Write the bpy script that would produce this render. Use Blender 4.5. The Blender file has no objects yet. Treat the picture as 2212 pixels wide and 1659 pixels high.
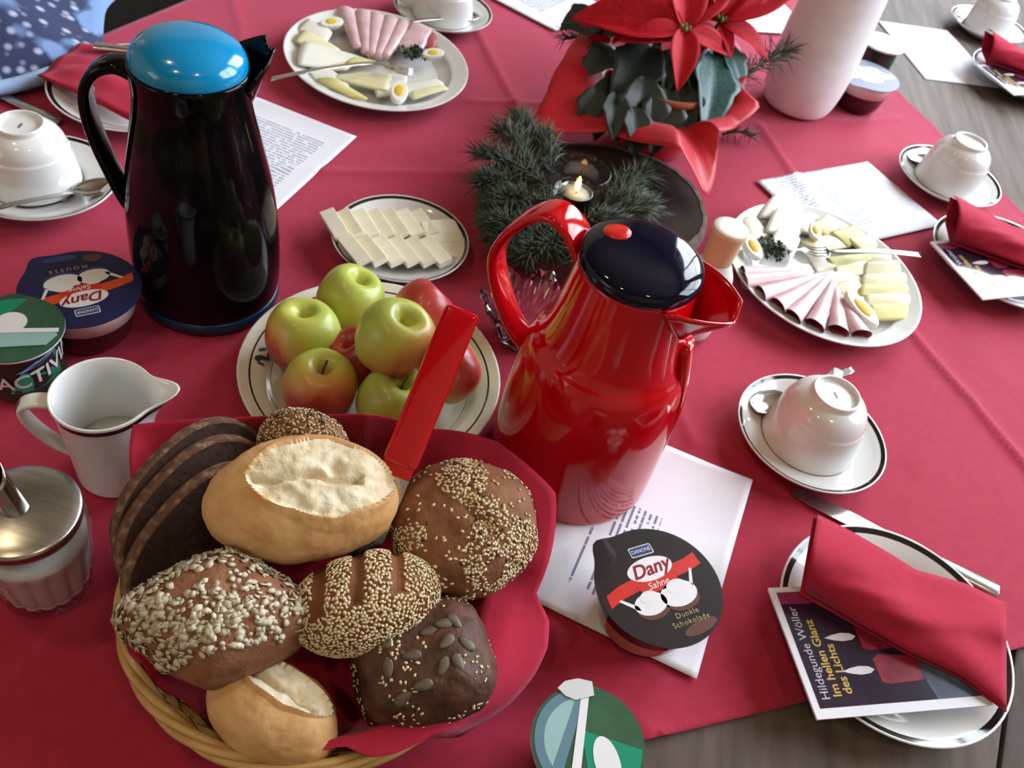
import bpy, bmesh, math, random
from math import sin, cos, pi, radians, sqrt, exp, atan2, hypot
from mathutils import Vector, Matrix, noise

random.seed(7)
scene = bpy.context.scene
COL = scene.collection

# ------------------------------------------------------------------ camera
FRAME_W, FRAME_H = 2212, 1659
F_PX, PITCH, ROLL, CAM_H = 1896.395, 0.807408, 0.260021, 0.602474
_fw = Vector((0, cos(PITCH), -sin(PITCH)))
_rt = Vector((1, 0, 0))
_up = _rt.cross(_fw)
RV = cos(ROLL) * _rt + sin(ROLL) * _up
UV = -sin(ROLL) * _rt + cos(ROLL) * _up
CAMPOS = Vector((0, 0, CAM_H))
cam_data = bpy.data.cameras.new('camera')
cam_data.sensor_fit = 'HORIZONTAL'
cam_data.sensor_width = 36.0
cam_data.lens = 36.0 * F_PX / FRAME_W
cam_data.clip_start = 0.01
cam_data.clip_end = 60
cam = bpy.data.objects.new('camera', cam_data)
COL.objects.link(cam)
cam.matrix_world = Matrix(((RV.x, UV.x, -_fw.x, 0), (RV.y, UV.y, -_fw.y, 0), (RV.z, UV.z, -_fw.z, CAM_H), (0, 0, 0, 1)))
cam_data.dof.use_dof = True
cam_data.dof.focus_distance = 0.52
cam_data.dof.aperture_fstop = 16.0
scene.camera = cam

# ------------------------------------------------------------------ world, daylight, lamps, exposure
scene.view_settings.view_transform = 'Standard'
scene.view_settings.look = 'None'
scene.view_settings.gamma = 1.0
scene.view_settings.use_curve_mapping = False
scene.view_settings.exposure = 0.12
scene.cycles.use_denoising = True
scene.cycles.max_bounces = 6
scene.cycles.use_light_tree = False
scene.cycles.diffuse_bounces = 2
scene.cycles.glossy_bounces = 2
scene.cycles.use_adaptive_sampling = True
scene.cycles.adaptive_threshold = 0.05
scene.cycles.transparent_max_bounces = 12
scene.cycles.caustics_reflective = False
scene.cycles.caustics_refractive = False

world = bpy.data.worlds.new('overcast_sky')
scene.world = world
world.use_nodes = True
_bg = world.node_tree.nodes['Background']
_bg.inputs['Color'].default_value = (0.78, 0.88, 1.0, 1)
_bg.inputs['Strength'].default_value = 1.0

# room axes: VX points to the window wall, VB runs along it away from the camera
VX = Vector((0.888, 0.460, 0))
VB = Vector((-0.460, 0.888, 0))


def RM(a, b, z=0.0):
    return VX * a + VB * b + Vector((0, 0, z))


FLOOR_Z = -0.75
CEIL_Z = 2.7
WIN_A = 2.5
WINDOWS = [(-0.60, 1.00, 0.35, 2.40), (1.25, 2.85, 0.35, 2.40)]


def area_light(name, loc, direction, sx, sy, power, color, shape='RECTANGLE'):
    l = bpy.data.lights.new(name, 'AREA')
    l.shape = shape
    l.size = sx
    l.size_y = sy
    l.energy = power
    l.color = color
    o = bpy.data.objects.new(name, l)
    COL.objects.link(o)
    o.location = loc
    o.rotation_euler = Vector(direction).to_track_quat('-Z', 'Z').to_euler()
    return o


DAY = (0.82, 0.91, 1.0)
for _i, (_b0, _b1, _z0, _z1) in enumerate(WINDOWS):
    area_light('window_daylight', RM(WIN_A + 0.02, (_b0 + _b1) / 2, (_z0 + _z1) / 2), -VX, _b1 - _b0, _z1 - _z0, (115, 140)[_i], DAY)
area_light('rear_window_daylight', RM(-2.9, -0.3, 0.95), VX, 0.9, 1.2, 7, (1.0, 0.95, 0.86))
for _a, _b in ((-0.9, -0.35), (-0.9, 0.9), (0.5, -0.9)):
    area_light('ceiling_lamp_light', RM(_a, _b, 2.55), (0, 0, -1), 0.16, 0.16, 6.0, (1.0, 0.80, 0.52), 'DISK')


# ------------------------------------------------------------------ helpers
def G(px, py, z=0.0):
    """point of the place at height z that is seen at photograph pixel (px, py)"""
    d = (px - FRAME_W / 2) / F_PX * RV - (py - FRAME_H / 2) / F_PX * UV + _fw
    t = (z - CAM_H) / d.z
    return CAMPOS + d * t


def srgb(r, g, b):
    def c(v):
        v /= 255.0
        return v / 12.92 if v <= 0.04045 else ((v + 0.055) / 1.055) ** 2.4
    return (c(r), c(g), c(b), 1.0)


MATS = {}


def mat(name, col, rough=0.5, metal=0.0, col2=None, scale=40.0, bump=0.0, bscale=None, coat=0.0, sheen=0.0, spec=0.5,
        trans=0.0, ior=1.45, sss=0.0, stretch=(1, 1, 1), rot=0.0, emit=None, estr=0.0, detail=4.0, ramp=(0.35, 0.65), coords='Object'):
    if name in MATS:
        return MATS[name]
    m = bpy.data.materials.new(name)
    m.use_nodes = True
    nt = m.node_tree
    b = nt.nodes['Principled BSDF']
    b.inputs['Base Color'].default_value = col
    b.inputs['Roughness'].default_value = rough
    b.inputs['Metallic'].default_value = metal
    b.inputs['IOR'].default_value = ior
    b.inputs['Specular IOR Level'].default_value = spec
    b.inputs['Coat Weight'].default_value = coat
    b.inputs['Coat Roughness'].default_value = 0.06
    b.inputs['Sheen Weight'].default_value = sheen
    b.inputs['Sheen Tint'].default_value = (1.0, 0.42, 0.58, 1) if sheen > 0.2 else (1, 1, 1, 1)
    b.inputs['Transmission Weight'].default_value = trans
    b.inputs['Subsurface Weight'].default_value = sss
    b.inputs['Subsurface Radius'].default_value = (0.01, 0.006, 0.004)
    if emit:
        b.inputs['Emission Color'].default_value = emit
        b.inputs['Emission Strength'].default_value = estr
    tc = nt.nodes.new('ShaderNodeTexCoord')
    mp = nt.nodes.new('ShaderNodeMapping')
    mp.inputs['Scale'].default_value = stretch
    mp.inputs['Rotation'].default_value = (0, 0, rot)
    nt.links.new(tc.outputs[coords], mp.inputs['Vector'])
    nz = nt.nodes.new('ShaderNodeTexNoise')
    nz.inputs['Scale'].default_value = scale
    nz.inputs['Detail'].default_value = detail
    nt.links.new(mp.outputs['Vector'], nz.inputs['Vector'])
    rp = nt.nodes.new('ShaderNodeValToRGB')
    rp.color_ramp.elements[0].position = ramp[0]
    rp.color_ramp.elements[1].position = ramp[1]
    rp.color_ramp.elements[0].color = col
    if col2 is None:
        col2 = tuple(min(1, c * 0.94) for c in col[:3]) + (1,)
    rp.color_ramp.elements[1].color = col2
    nt.links.new(nz.outputs['Fac'], rp.inputs['Fac'])
    nt.links.new(rp.outputs['Color'], b.inputs['Base Color'])
    if bump:
        nb = nz
        if bscale:
            nb = nt.nodes.new('ShaderNodeTexNoise')
            nb.inputs['Scale'].default_value = bscale
            nb.inputs['Detail'].default_value = 4
            nt.links.new(mp.outputs['Vector'], nb.inputs['Vector'])
        bp = nt.nodes.new('ShaderNodeBump')
        bp.inputs['Strength'].default_value = bump
        bp.inputs['Distance'].default_value = 0.001
        nt.links.new(nb.outputs['Fac'], bp.inputs['Height'])
        nt.links.new(bp.outputs['Normal'], b.inputs['Normal'])
    MATS[name] = m
    return m


def tag(o, label=None, cat=None, group=None, kind=None):
    if label:
        o['label'] = label
    if cat:
        o['category'] = cat
    if group:
        o['group'] = group
    if kind:
        o['kind'] = kind
    return o


def empty(name, loc=(0, 0, 0), rz=0.0, label=None, cat=None, group=None):
    o = bpy.data.objects.new(name, None)
    o.empty_display_size = 0.02
    COL.objects.link(o)
    o.location = loc
    o.rotation_euler = (0, 0, rz)
    tag(o, label, cat, group)
    return o


def link(name, me, m=None, parent=None, smooth=True, loc=None, rot=None, mtx=None):
    o = bpy.data.objects.new(name, me)
    COL.objects.link(o)
    if m is not None and not me.materials:
        for x in (m if isinstance(m, (list, tuple)) else [m]):
            me.materials.append(x)
    if smooth:
        for p in me.polygons:
            p.use_smooth = True
    if parent is not None:
        o.parent = parent
    if mtx is not None:
        o.matrix_local = mtx
    else:
        if loc is not None:
            o.location = loc
        if rot is not None:
            o.rotation_euler = rot
    return o


def mesh(name, v, f, mi=None):
    me = bpy.data.meshes.new(name)
    me.from_pydata([tuple(x) for x in v], [], f)
    if mi:
        for p, i in zip(me.polygons, mi):
            p.material_index = i
    me.update()
    return me


def recalc(me):
    bm = bmesh.new()
    bm.from_mesh(me)
    bmesh.ops.recalc_face_normals(bm, faces=bm.faces)
    bm.to_mesh(me)
    bm.free()
    return me


def autosmooth(me, ang=40):
    for p in me.polygons:
        p.use_smooth = True
    bm = bmesh.new()
    bm.from_mesh(me)
    a = radians(ang)
    for e in bm.edges:
        if len(e.link_faces) == 2 and e.calc_face_angle(0) > a:
            e.smooth = False
    bm.to_mesh(me)
    bm.free()
    return me


def lathe(name, prof, seg=56, mats=None, fn=None, sharp=None):
    """surface of revolution about z; prof = [(r, z)], mats = material index of each step, fn may move a point"""
    v, f, mi = [], [], []
    rings = []
    for (r, z) in prof:
        if r < 1e-7:
            p = Vector((0, 0, z))
            rings.append([len(v)])
            v.append(fn(p) if fn else p)
        else:
            ring = []
            for k in range(seg):
                a = 2 * pi * k / seg
                p = Vector((r * cos(a), r * sin(a), z))
                ring.append(len(v))
                v.append(fn(p) if fn else p)
            rings.append(ring)
    for i in range(len(rings) - 1):
        A, B = rings[i], rings[i + 1]
        m = mats[i] if mats else 0
        for k in range(seg):
            k2 = (k + 1) % seg
            if len(A) == 1 and len(B) == 1:
                continue
            if len(A) == 1:
                f.append((A[0], B[k], B[k2]))
            elif len(B) == 1:
                f.append((A[k], A[k2], B[0]))
            else:
                f.append((A[k], A[k2], B[k2], B[k]))
            mi.append(m)
    me = recalc(mesh(name, v, f, mi))
    return autosmooth(me, sharp) if sharp else me


def smooth_prof(pts, n=4):
    """Catmull-Rom refinement of a profile"""
    out = []
    for i in range(len(pts) - 1):
        p0 = pts[max(0, i - 1)]
        p1, p2 = pts[i], pts[i + 1]
        p3 = pts[min(len(pts) - 1, i + 2)]
        for k in range(n):
            t = k / n
            q = []
            for j in range(len(p1)):
                a, b, c, d = p0[j], p1[j], p2[j], p3[j]
                q.append(0.5 * (2 * b + (c - a) * t + (2 * a - 5 * b + 4 * c - d) * t * t + (3 * b - a - 3 * c + d) * t ** 3))
            out.append(tuple(q))
    out.append(tuple(pts[-1]))
    return out


def tube(name, path, rad, seg=8, sx=1.0, upv=None, cap=True):
    """tube along path; rad number or list; sx widens it sideways (flat strap when sx > 1)"""
    P = [Vector(p) for p in path]
    n = len(P)
    v, f = [], []
    upv = Vector(upv) if upv else Vector((0, 0, 1))
    prev = None
    for i in range(n):
        t = (P[min(n - 1, i + 1)] - P[max(0, i - 1)]).normalized()
        s = t.cross(upv)
        if s.length < 1e-4:
            s = prev if prev else t.orthogonal()
        s.normalize()
        if prev and s.dot(prev) < 0 and upv is None:
            s = -s
        prev = s
        w = s.cross(t).normalized()
        r = rad[i] if isinstance(rad, (list, tuple)) else rad
        k_ = sx[i] if isinstance(sx, (list, tuple)) else sx
        for k in range(seg):
            a = 2 * pi * k / seg
            v.append(P[i] + s * (r * k_ * cos(a)) + w * (r * sin(a)))
    for i in range(n - 1):
        for k in range(seg):
            k2 = (k + 1) % seg
            f.append((i * seg + k, i * seg + k2, (i + 1) * seg + k2, (i + 1) * seg + k))
    if cap:
        f.append(tuple(range(seg - 1, -1, -1)))
        f.append(tuple((n - 1) * seg + k for k in range(seg)))
    return recalc(mesh(name, v, f))


def strap(name, path, side, half_w, half_t, power=3.2, seg=16):
    """flat handle: rounded rectangular section along path; side = constant width direction"""
    P = [Vector(p) for p in path]
    side = Vector(side).normalized()
    v, f = [], []
    n = len(P)
    for i in range(n):
        t = (P[min(n - 1, i + 1)] - P[max(0, i - 1)]).normalized()
        w = t.cross(side).normalized()
        hw = half_w[i] if isinstance(half_w, (list, tuple)) else half_w
        ht = half_t[i] if isinstance(half_t, (list, tuple)) else half_t
        for k in range(seg):
            a = 2 * pi * k / seg
            c, s = cos(a), sin(a)
            x = math.copysign(abs(c) ** (2 / power), c) * hw
            y = math.copysign(abs(s) ** (2 / power), s) * ht
            v.append(P[i] + side * x + w * y)
    for i in range(n - 1):
        for k in range(seg):
            k2 = (k + 1) % seg
            f.append((i * seg + k, i * seg + k2, (i + 1) * seg + k2, (i + 1) * seg + k))
    f.append(tuple(range(seg - 1, -1, -1)))
    f.append(tuple((n - 1) * seg + k for k in range(seg)))
    return recalc(mesh(name, v, f))


def grid(name, nu, nv, fn, closed_u=False):
    """fn(s, t) -> point, s and t in 0..1"""
    v = [fn(i / (nu if closed_u else nu - 1), j / (nv - 1)) for j in range(nv) for i in range(nu)]
    f = []
    for j in range(nv - 1):
        for i in range(nu if closed_u else nu - 1):
            i2 = (i + 1) % nu
            f.append((j * nu + i, j * nu + i2, (j + 1) * nu + i2, (j + 1) * nu + i))
    return mesh(name, v, f)


def thicken(me, d):
    """give a sheet a thickness d (downwards along its normals)"""
    recalc(me)
    if sum(p.normal.z * p.area for p in me.polygons) < 0:
        me.flip_normals()
    n = len(me.vertices)
    nr = [me.vertex_normals[k].vector.copy() for k in range(n)]
    v = [w.co.copy() for w in me.vertices]
    v += [v[k] - nr[k] * d for k in range(n)]
    f = [tuple(p.vertices) for p in me.polygons]
    cnt = {}
    for face in f:
        for k in range(len(face)):
            a, b = face[k], face[(k + 1) % len(face)]
            cnt[(a, b)] = 1
    rim = [(b, a, a + n, b + n) for (a, b) in cnt if (b, a) not in cnt]
    f2 = f + [tuple(i + n for i in reversed(face)) for face in f] + rim
    me.clear_geometry()
    me.from_pydata(v, [], f2)
    me.update()
    return me


def prism(name, pts, z0, z1, bevel=0.0):
    """extruded outline in the xy plane"""
    n = len(pts)
    v = [(x, y, z0) for x, y in pts] + [(x, y, z1) for x, y in pts]
    f = [tuple(range(n - 1, -1, -1)), tuple(range(n, 2 * n))]
    for k in range(n):
        k2 = (k + 1) % n
        f.append((k, k2, n + k2, n + k))
    me = recalc(mesh(name, v, f))
    if bevel:
        bm = bmesh.new()
        bm.from_mesh(me)
        es = [e for e in bm.edges if len(e.link_faces) == 2 and e.calc_face_angle(0) > 0.6]
        bmesh.ops.bevel(bm, geom=es, offset=bevel, segments=2, affect='EDGES', profile=0.5)
        bm.to_mesh(me)
        bm.free()
        autosmooth(me, 35)
    return me


def box(name, c, h, bevel=0.0, seg=2):
    bm = bmesh.new()
    bmesh.ops.create_cube(bm, size=2.0)
    for w in bm.verts:
        w.co = Vector((c[0] + w.co.x * h[0], c[1] + w.co.y * h[1], c[2] + w.co.z * h[2]))
    if bevel:
        bmesh.ops.bevel(bm, geom=bm.edges[:], offset=bevel, segments=seg, affect='EDGES', profile=0.5)
    me = bpy.data.meshes.new(name)
    bm.to_mesh(me)
    bm.free()
    return me


def ellipse(cx, cy, rx, ry, rot=0.0, n=40):
    return [(cx + rx * cos(t) * cos(rot) - ry * sin(t) * sin(rot), cy + rx * cos(t) * sin(rot) + ry * sin(t) * cos(rot)) for t in [2 * pi * k / n for k in range(n)]]


def rrect(cx, cy, hx, hy, r, n=5):
    out = []
    for sx, sy, a0 in ((1, 1, 0), (-1, 1, pi / 2), (-1, -1, pi), (1, -1, 3 * pi / 2)):
        for k in range(n + 1):
            a = a0 + pi / 2 * k / n
            out.append((cx + sx * (hx - r) + r * cos(a), cy + sy * (hy - r) + r * sin(a)))
    return out


def text_mesh(body, size, shear=0.0, bold=0.0, extrude=0.00006, align='CENTER', width=1.0, spacing=1.0):
    cu = bpy.data.curves.new('lettering', 'FONT')
    cu.body = body
    cu.size = size
    cu.shear = shear
    cu.offset = bold
    cu.extrude = extrude
    cu.align_x = align
    cu.align_y = 'CENTER'
    cu.space_character = spacing
    cu.resolution_u = 4
    tmp = bpy.data.objects.new('lettering_tmp', cu)
    COL.objects.link(tmp)
    bpy.context.view_layer.update()
    me = bpy.data.meshes.new_from_object(tmp.evaluated_get(bpy.context.evaluated_depsgraph_get()))
    bpy.data.objects.remove(tmp)
    me.name = 'lettering'
    me.materials.clear()
    for w in me.vertices:
        w.co.x *= width
    return me


def lettering(body, size, m, parent, x, y, z, rz=0.0, **kw):
    return link('lettering', text_mesh(body, size, **kw), m, parent, smooth=False, loc=(x, y, z), rot=(0, 0, rz))


def flat(name, pts, z, m, parent, h=0.00012):
    return link(name, prism(name, pts, z - h, z), m, parent, smooth=False)


def basis(e1, n, loc):
    """matrix with local x along e1, local z along n"""
    n = Vector(n).normalized()
    e1 = Vector(e1)
    e1 = (e1 - n * e1.dot(n)).normalized()
    e2 = n.cross(e1)
    return Matrix(((e1.x, e2.x, n.x, loc[0]), (e1.y, e2.y, n.y, loc[1]), (e1.z, e2.z, n.z, loc[2]), (0, 0, 0, 1)))


def nz3(p, s=1.0):
    return noise.noise(Vector(p) * s)


# ------------------------------------------------------------------ materials
M_CLOTH = mat('red_cotton', srgb(176, 42, 68), 0.85, col2=srgb(168, 38, 64), scale=90, bump=0.25, bscale=2200, sheen=0.5, spec=0.25)
M_NAPKIN = mat('red_paper_napkin', srgb(174, 36, 60), 0.9, col2=srgb(166, 32, 56), scale=120, bump=0.2, bscale=1500, sheen=0.25, spec=0.2)
M_WHITE = mat('white_porcelain', srgb(232, 232, 230), 0.12, coat=0.6, col2=srgb(226, 226, 225), scale=12)
M_CREAMW = mat('ivory_porcelain', srgb(232, 228, 214), 0.14, coat=0.6, col2=srgb(226, 222, 208), scale=12)
M_LINE = mat('dark_glaze_line', srgb(30, 26, 26), 0.12, coat=0.5)
M_STEEL = mat('polished_steel', srgb(205, 204, 200), 0.16, 1.0, bump=0.02, scale=60)
M_BRUSHED = mat('brushed_steel', srgb(190, 188, 180), 0.28, 1.0, col2=srgb(170, 168, 160), scale=20, stretch=(1, 14, 1))
M_PAPER = mat('white_paper', srgb(236, 236, 244), 0.75, col2=srgb(230, 230, 240), scale=8)
M_BLACKP = mat('black_gloss_plastic', srgb(8, 7, 8), 0.09, spec=0.22)
M_NAVYP = mat('navy_gloss_plastic', srgb(10, 12, 34), 0.06, spec=0.45)
M_BLUEP = mat('blue_gloss_plastic', srgb(0, 140, 196), 0.16, coat=0.4, col2=srgb(0, 134, 190), scale=10)
M_TEALP = mat('dark_teal_plastic', srgb(8, 52, 78), 0.25)
M_REDP = mat('red_gloss_plastic', srgb(200, 4, 20), 0.10, coat=0.3, col2=srgb(196, 2, 18), scale=10)
M_REDO = mat('orange_red_plastic', srgb(222, 34, 26), 0.25)
M_GLASS = mat('clear_glass', srgb(250, 252, 252), 0.01, trans=1.0, ior=1.48)
def thin_glass(name, tint, frost=0.02):
    m = bpy.data.materials.new(name)
    m.use_nodes = True
    nt = m.node_tree
    nt.nodes.remove(nt.nodes['Principled BSDF'])
    out = nt.nodes['Material Output']
    tr = nt.nodes.new('ShaderNodeBsdfTransparent')
    tr.inputs['Color'].default_value = tint
    gl = nt.nodes.new('ShaderNodeBsdfGlossy')
    gl.inputs['Roughness'].default_value = frost
    lw = nt.nodes.new('ShaderNodeLayerWeight')
    lw.inputs['Blend'].default_value = 0.5
    pw = nt.nodes.new('ShaderNodeMath')
    pw.operation = 'POWER'
    nt.links.new(lw.outputs['Facing'], pw.inputs[0])
    pw.inputs[1].default_value = 3.0
    fr = nt.nodes.new('ShaderNodeMath')
    fr.operation = 'MULTIPLY_ADD'
    nt.links.new(pw.outputs[0], fr.inputs[0])
    fr.inputs[1].default_value = 0.75
    fr.inputs[2].default_value = 0.045
    mx = nt.nodes.new('ShaderNodeMixShader')
    nt.links.new(fr.outputs[0], mx.inputs[0])
    nt.links.new(tr.outputs[0], mx.inputs[1])
    nt.links.new(gl.outputs[0], mx.inputs[2])
    nt.links.new(mx.outputs[0], out.inputs['Surface'])
    return m


M_THIN = thin_glass('thin_clear_glass', (0.96, 0.97, 0.97, 1))
M_CRYSTAL = mat('cut_crystal', srgb(250, 250, 252), 0.01, trans=1.0, ior=1.55)
M_WOOD = mat('brown_wood_laminate', srgb(112, 98, 90), 0.62, spec=0.2, col2=srgb(84, 70, 62), scale=9, stretch=(9, 0.7, 1), rot=radians(17), detail=8, bump=0.08, ramp=(0.3, 0.7))
M_WOOD2 = mat('grey_brown_laminate', srgb(104, 94, 90), 0.62, spec=0.2, col2=srgb(84, 74, 70), scale=10, stretch=(10, 0.7, 1), rot=radians(-32), detail=8, bump=0.08, ramp=(0.3, 0.7))
M_WALL = mat('cream_wall_paint', srgb(190, 176, 156), 0.9, bump=0.1, scale=80)
M_CEIL = mat('dim_wood_ceiling', srgb(120, 100, 80), 0.9, bump=0.1, scale=80)
M_FLOOR = mat('tan_wood_floor', srgb(176, 150, 112), 0.5, col2=srgb(154, 128, 92), scale=6, stretch=(1, 8, 1), rot=0.4)

# ------------------------------------------------------------------ the room
def wall_panel(name, pts, m, kind='structure'):
    me = mesh(name, pts, [tuple(range(len(pts)))])
    o = link(name, me, m, smooth=False)
    tag(o, kind=kind)
    return o


def slab(name, a0, a1, b0, b1, z0, z1, m, parent=None):
    c = [RM(a, b, z) for z in (z0, z1) for (a, b) in ((a0, b0), (a1, b0), (a1, b1), (a0, b1))]
    me = recalc(mesh(name, c, [(3, 2, 1, 0), (4, 5, 6, 7), (0, 1, 5, 4), (1, 2, 6, 5), (2, 3, 7, 6), (3, 0, 4, 7)]))
    o = link(name, me, m, parent, smooth=False)
    if parent is None:
        tag(o, kind='structure')
    return o


A0, A1, B0, B1 = -3.2, WIN_A, -2.6, 4.2
slab('floor', A0, A1 + 0.2, B0, B1, FLOOR_Z - 0.1, FLOOR_Z, M_FLOOR)
slab('ceiling', A0, A1 + 0.2, B0, B1, CEIL_Z, CEIL_Z + 0.1, M_CEIL)
slab('wall_left', A0 - 0.1, A0, B0, B1, FLOOR_Z, CEIL_Z, M_WALL)
slab('wall_back', A0, A1 + 0.2, B1, B1 + 0.1, FLOOR_Z, CEIL_Z, M_WALL)
slab('wall_front', A0, A1 + 0.2, B0 - 0.1, B0, FLOOR_Z, CEIL_Z, M_WALL)
_wr = slab('wall_right', A1, A1 + 0.2, B0, B1, FLOOR_Z, WINDOWS[0][2], M_WALL)
slab('wall_panel', A1, A1 + 0.2, B0, B1, WINDOWS[0][3], CEIL_Z, M_WALL, _wr)
_edges = [B0] + [e for w in WINDOWS for e in (w[0], w[1])] + [B1]
for k in range(0, len(_edges), 2):
    slab('wall_panel', A1, A1 + 0.2, _edges[k], _edges[k + 1], WINDOWS[0][2], WINDOWS[0][3], M_WALL, _wr)
M_FRAME = mat('white_window_frame', srgb(235, 235, 232), 0.4)
for k, (b0, b1, z0, z1) in enumerate(WINDOWS):
    w = slab('window_%d' % (k + 1), A1 - 0.02, A1 + 0.015, b0 - 0.03, b1 + 0.03, z0 - 0.04, z0, M_FRAME)
    slab('frame_top', A1 - 0.02, A1 + 0.015, b0 - 0.03, b1 + 0.03, z1 - 0.03, z1 + 0.03, M_FRAME, w)
    for bb in (b0, (b0 + b1) / 2, b1):
        slab('mullion', A1 - 0.02, A1 + 0.012, bb - 0.03, bb + 0.03, z0, z1 - 0.03, M_FRAME, w)
    slab('glazing_bar', A1 - 0.015, A1 + 0.01, b0, b1, z0 + 1.0, z0 + 1.03, M_FRAME, w)

# ------------------------------------------------------------------ tables and cloth
TD = Vector((0.310, 0.951, 0))            # direction of the long table edges
TN = Vector((0.951, -0.310, 0))
L0 = Vector((-0.622, 0.969, 0)).dot(TN)   # left edge of the first table
L1 = Vector((0.445, 0.372, 0)).dot(TN)    # joint between the two tables


def table(n0, n1, t0, t1, m, label):
    e = empty('dining_table', TN * ((n0 + n1) / 2) + TD * ((t0 + t1) / 2) + Vector((0, 0, FLOOR_Z)), 0, label, 'table')
    inv = -e.location
    c = [TN * n + TD * t for n, t in ((n0, t0), (n1, t0), (n1, t1), (n0, t1))]
    top = prism('tabletop', [(p.x + inv.x, p.y + inv.y) for p in c], -FLOOR_Z - 0.034, -FLOOR_Z - 0.0035, 0.003)
    link('tabletop', top, m, e, smooth=False)
    for n, t in ((n0 + 0.09, t0 + 0.12), (n1 - 0.09, t0 + 0.12), (n1 - 0.09, t1 - 0.12), (n0 + 0.09, t1 - 0.12)):
        p = TN * n + TD * t
        link('leg', tube('leg', [(p.x + inv.x, p.y + inv.y, 0), (p.x + inv.x, p.y + inv.y, -FLOOR_Z - 0.034)], 0.022, 12), M_BRUSHED, e)
    return e


table(L0, L1 - 0.0012, -0.35, 2.25, M_WOOD, 'brown wood-grain dining table mostly hidden under the red cloth')
table(L1 + 0.0012, L1 + 0.5, -0.35, 2.0, M_WOOD2, 'grey-brown wood-grain table joined to the right side of the first table')

CREASES = [  # polylines on the table with height and half-width
    ([(0.249, 1.204), (0.311, 1.05), (0.425, 0.816), (0.521, 0.654), (0.62, 0.47)], 0.0046, 0.0040),
    ([(-0.20, 1.29), (-0.117, 1.13), (-0.06, 1.02)], 0.0042, 0.005),
    ([(0.145, 0.635), (0.16, 0.603), (0.178, 0.565)], 0.0028, 0.006),
    ([(-0.33, 0.80), (-0.117, 0.896), (0.0, 0.95)], 0.0022, 0.006),
    ([(-0.53, 1.18), (-0.479, 1.091), (-0.42, 0.97)], 0.0028, 0.006),
    ([(0.07, 0.345), (0.10, 0.30), (0.17, 0.275)], 0.0026, 0.007),
    ([(-0.15, 1.06), (-0.02, 1.12), (0.05, 1.16)], 0.0022, 0.006),
    ([(0.36, 1.27), (0.42, 1.30), (0.47, 1.34)], 0.0018, 0.006),
    ([(0.51, 1.05), (0.57, 1.06), (0.62, 1.13)], 0.0016, 0.007),
    ([(0.40, 0.61), (0.44, 0.68), (0.52, 0.78)], 0.0014, 0.009),
]


def cloth_h(x, y):
    h = 0.0
    for pl, amp, w in CREASES:
        dm = 9
        for i in range(len(pl) - 1):
            ax, ay = pl[i]
            bx, by = pl[i + 1]
            dx, dy = bx - ax, by - ay
            t = max(0, min(1, ((x - ax) * dx + (y - ay) * dy) / (dx * dx + dy * dy)))
            d = hypot(x - ax - t * dx, y - ay - t * dy)
            dm = min(dm, d)
        if dm < 4 * w:
            h += amp * exp(-(dm / w) ** 2) * 0.8 + amp * 0.25 * exp(-(dm / (3 * w)) ** 2)
    h += 0.0006 * nz3((x * 9, y * 9, 0.3)) + 0.0004 * nz3((x * 24, y * 24, 4.3))
    return h


def build_cloth():
    bm = bmesh.new()
    st = 0.0050
    n0, n1, t0, t1 = L0 - 0.22, L0 + 1.60, -0.1, 2.15
    nu = int((n1 - n0) / st)
    nv = int((t1 - t0) / st)
    vs = []
    for j in range(nv + 1):
        row = []
        for i in range(nu + 1):
            p = TN * (n0 + (n1 - n0) * i / nu) + TD * (t0 + (t1 - t0) * j / nv)
            row.append(bm.verts.new(p))
        vs.append(row)
    for j in range(nv):
        for i in range(nu):
            bm.faces.new((vs[j][i], vs[j][i + 1], vs[j + 1][i + 1], vs[j + 1][i]))
    for co, no in ((VX * 1.091, VX), (VB * 0.169, -VB)):
        geom = bm.verts[:] + bm.edges[:] + bm.faces[:]
        bmesh.ops.bisect_plane(bm, geom=geom, plane_co=co, plane_no=no, clear_outer=True)
    for w in bm.verts:
        d = w.co.dot(TN) - L0
        hh = cloth_h(w.co.x, w.co.y)
        ed = min(1.091 - w.co.dot(VX), w.co.dot(VB) - 0.169)
        if ed < 0.012:
            hh += 0.0012 * (1 - ed / 0.012)
        if d < 0:                                   # the cloth hangs over the left table edge
            s = -d
            w.co = w.co + TN * (s - 0.004) + Vector((0, 0, -s - 0.0005 + 0))
        else:
            w.co.z = hh
    me = bpy.data.meshes.new('tablecloth')
    bm.to_mesh(me)
    bm.free()
    thicken(me, 0.0012)
    for w in me.vertices:
        w.co.z -= 0.0006
    o = link('tablecloth', me, M_CLOTH)
    tag(o, 'large red cotton tablecloth with creases laid across the tables', 'tablecloth')


build_cloth()


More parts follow.
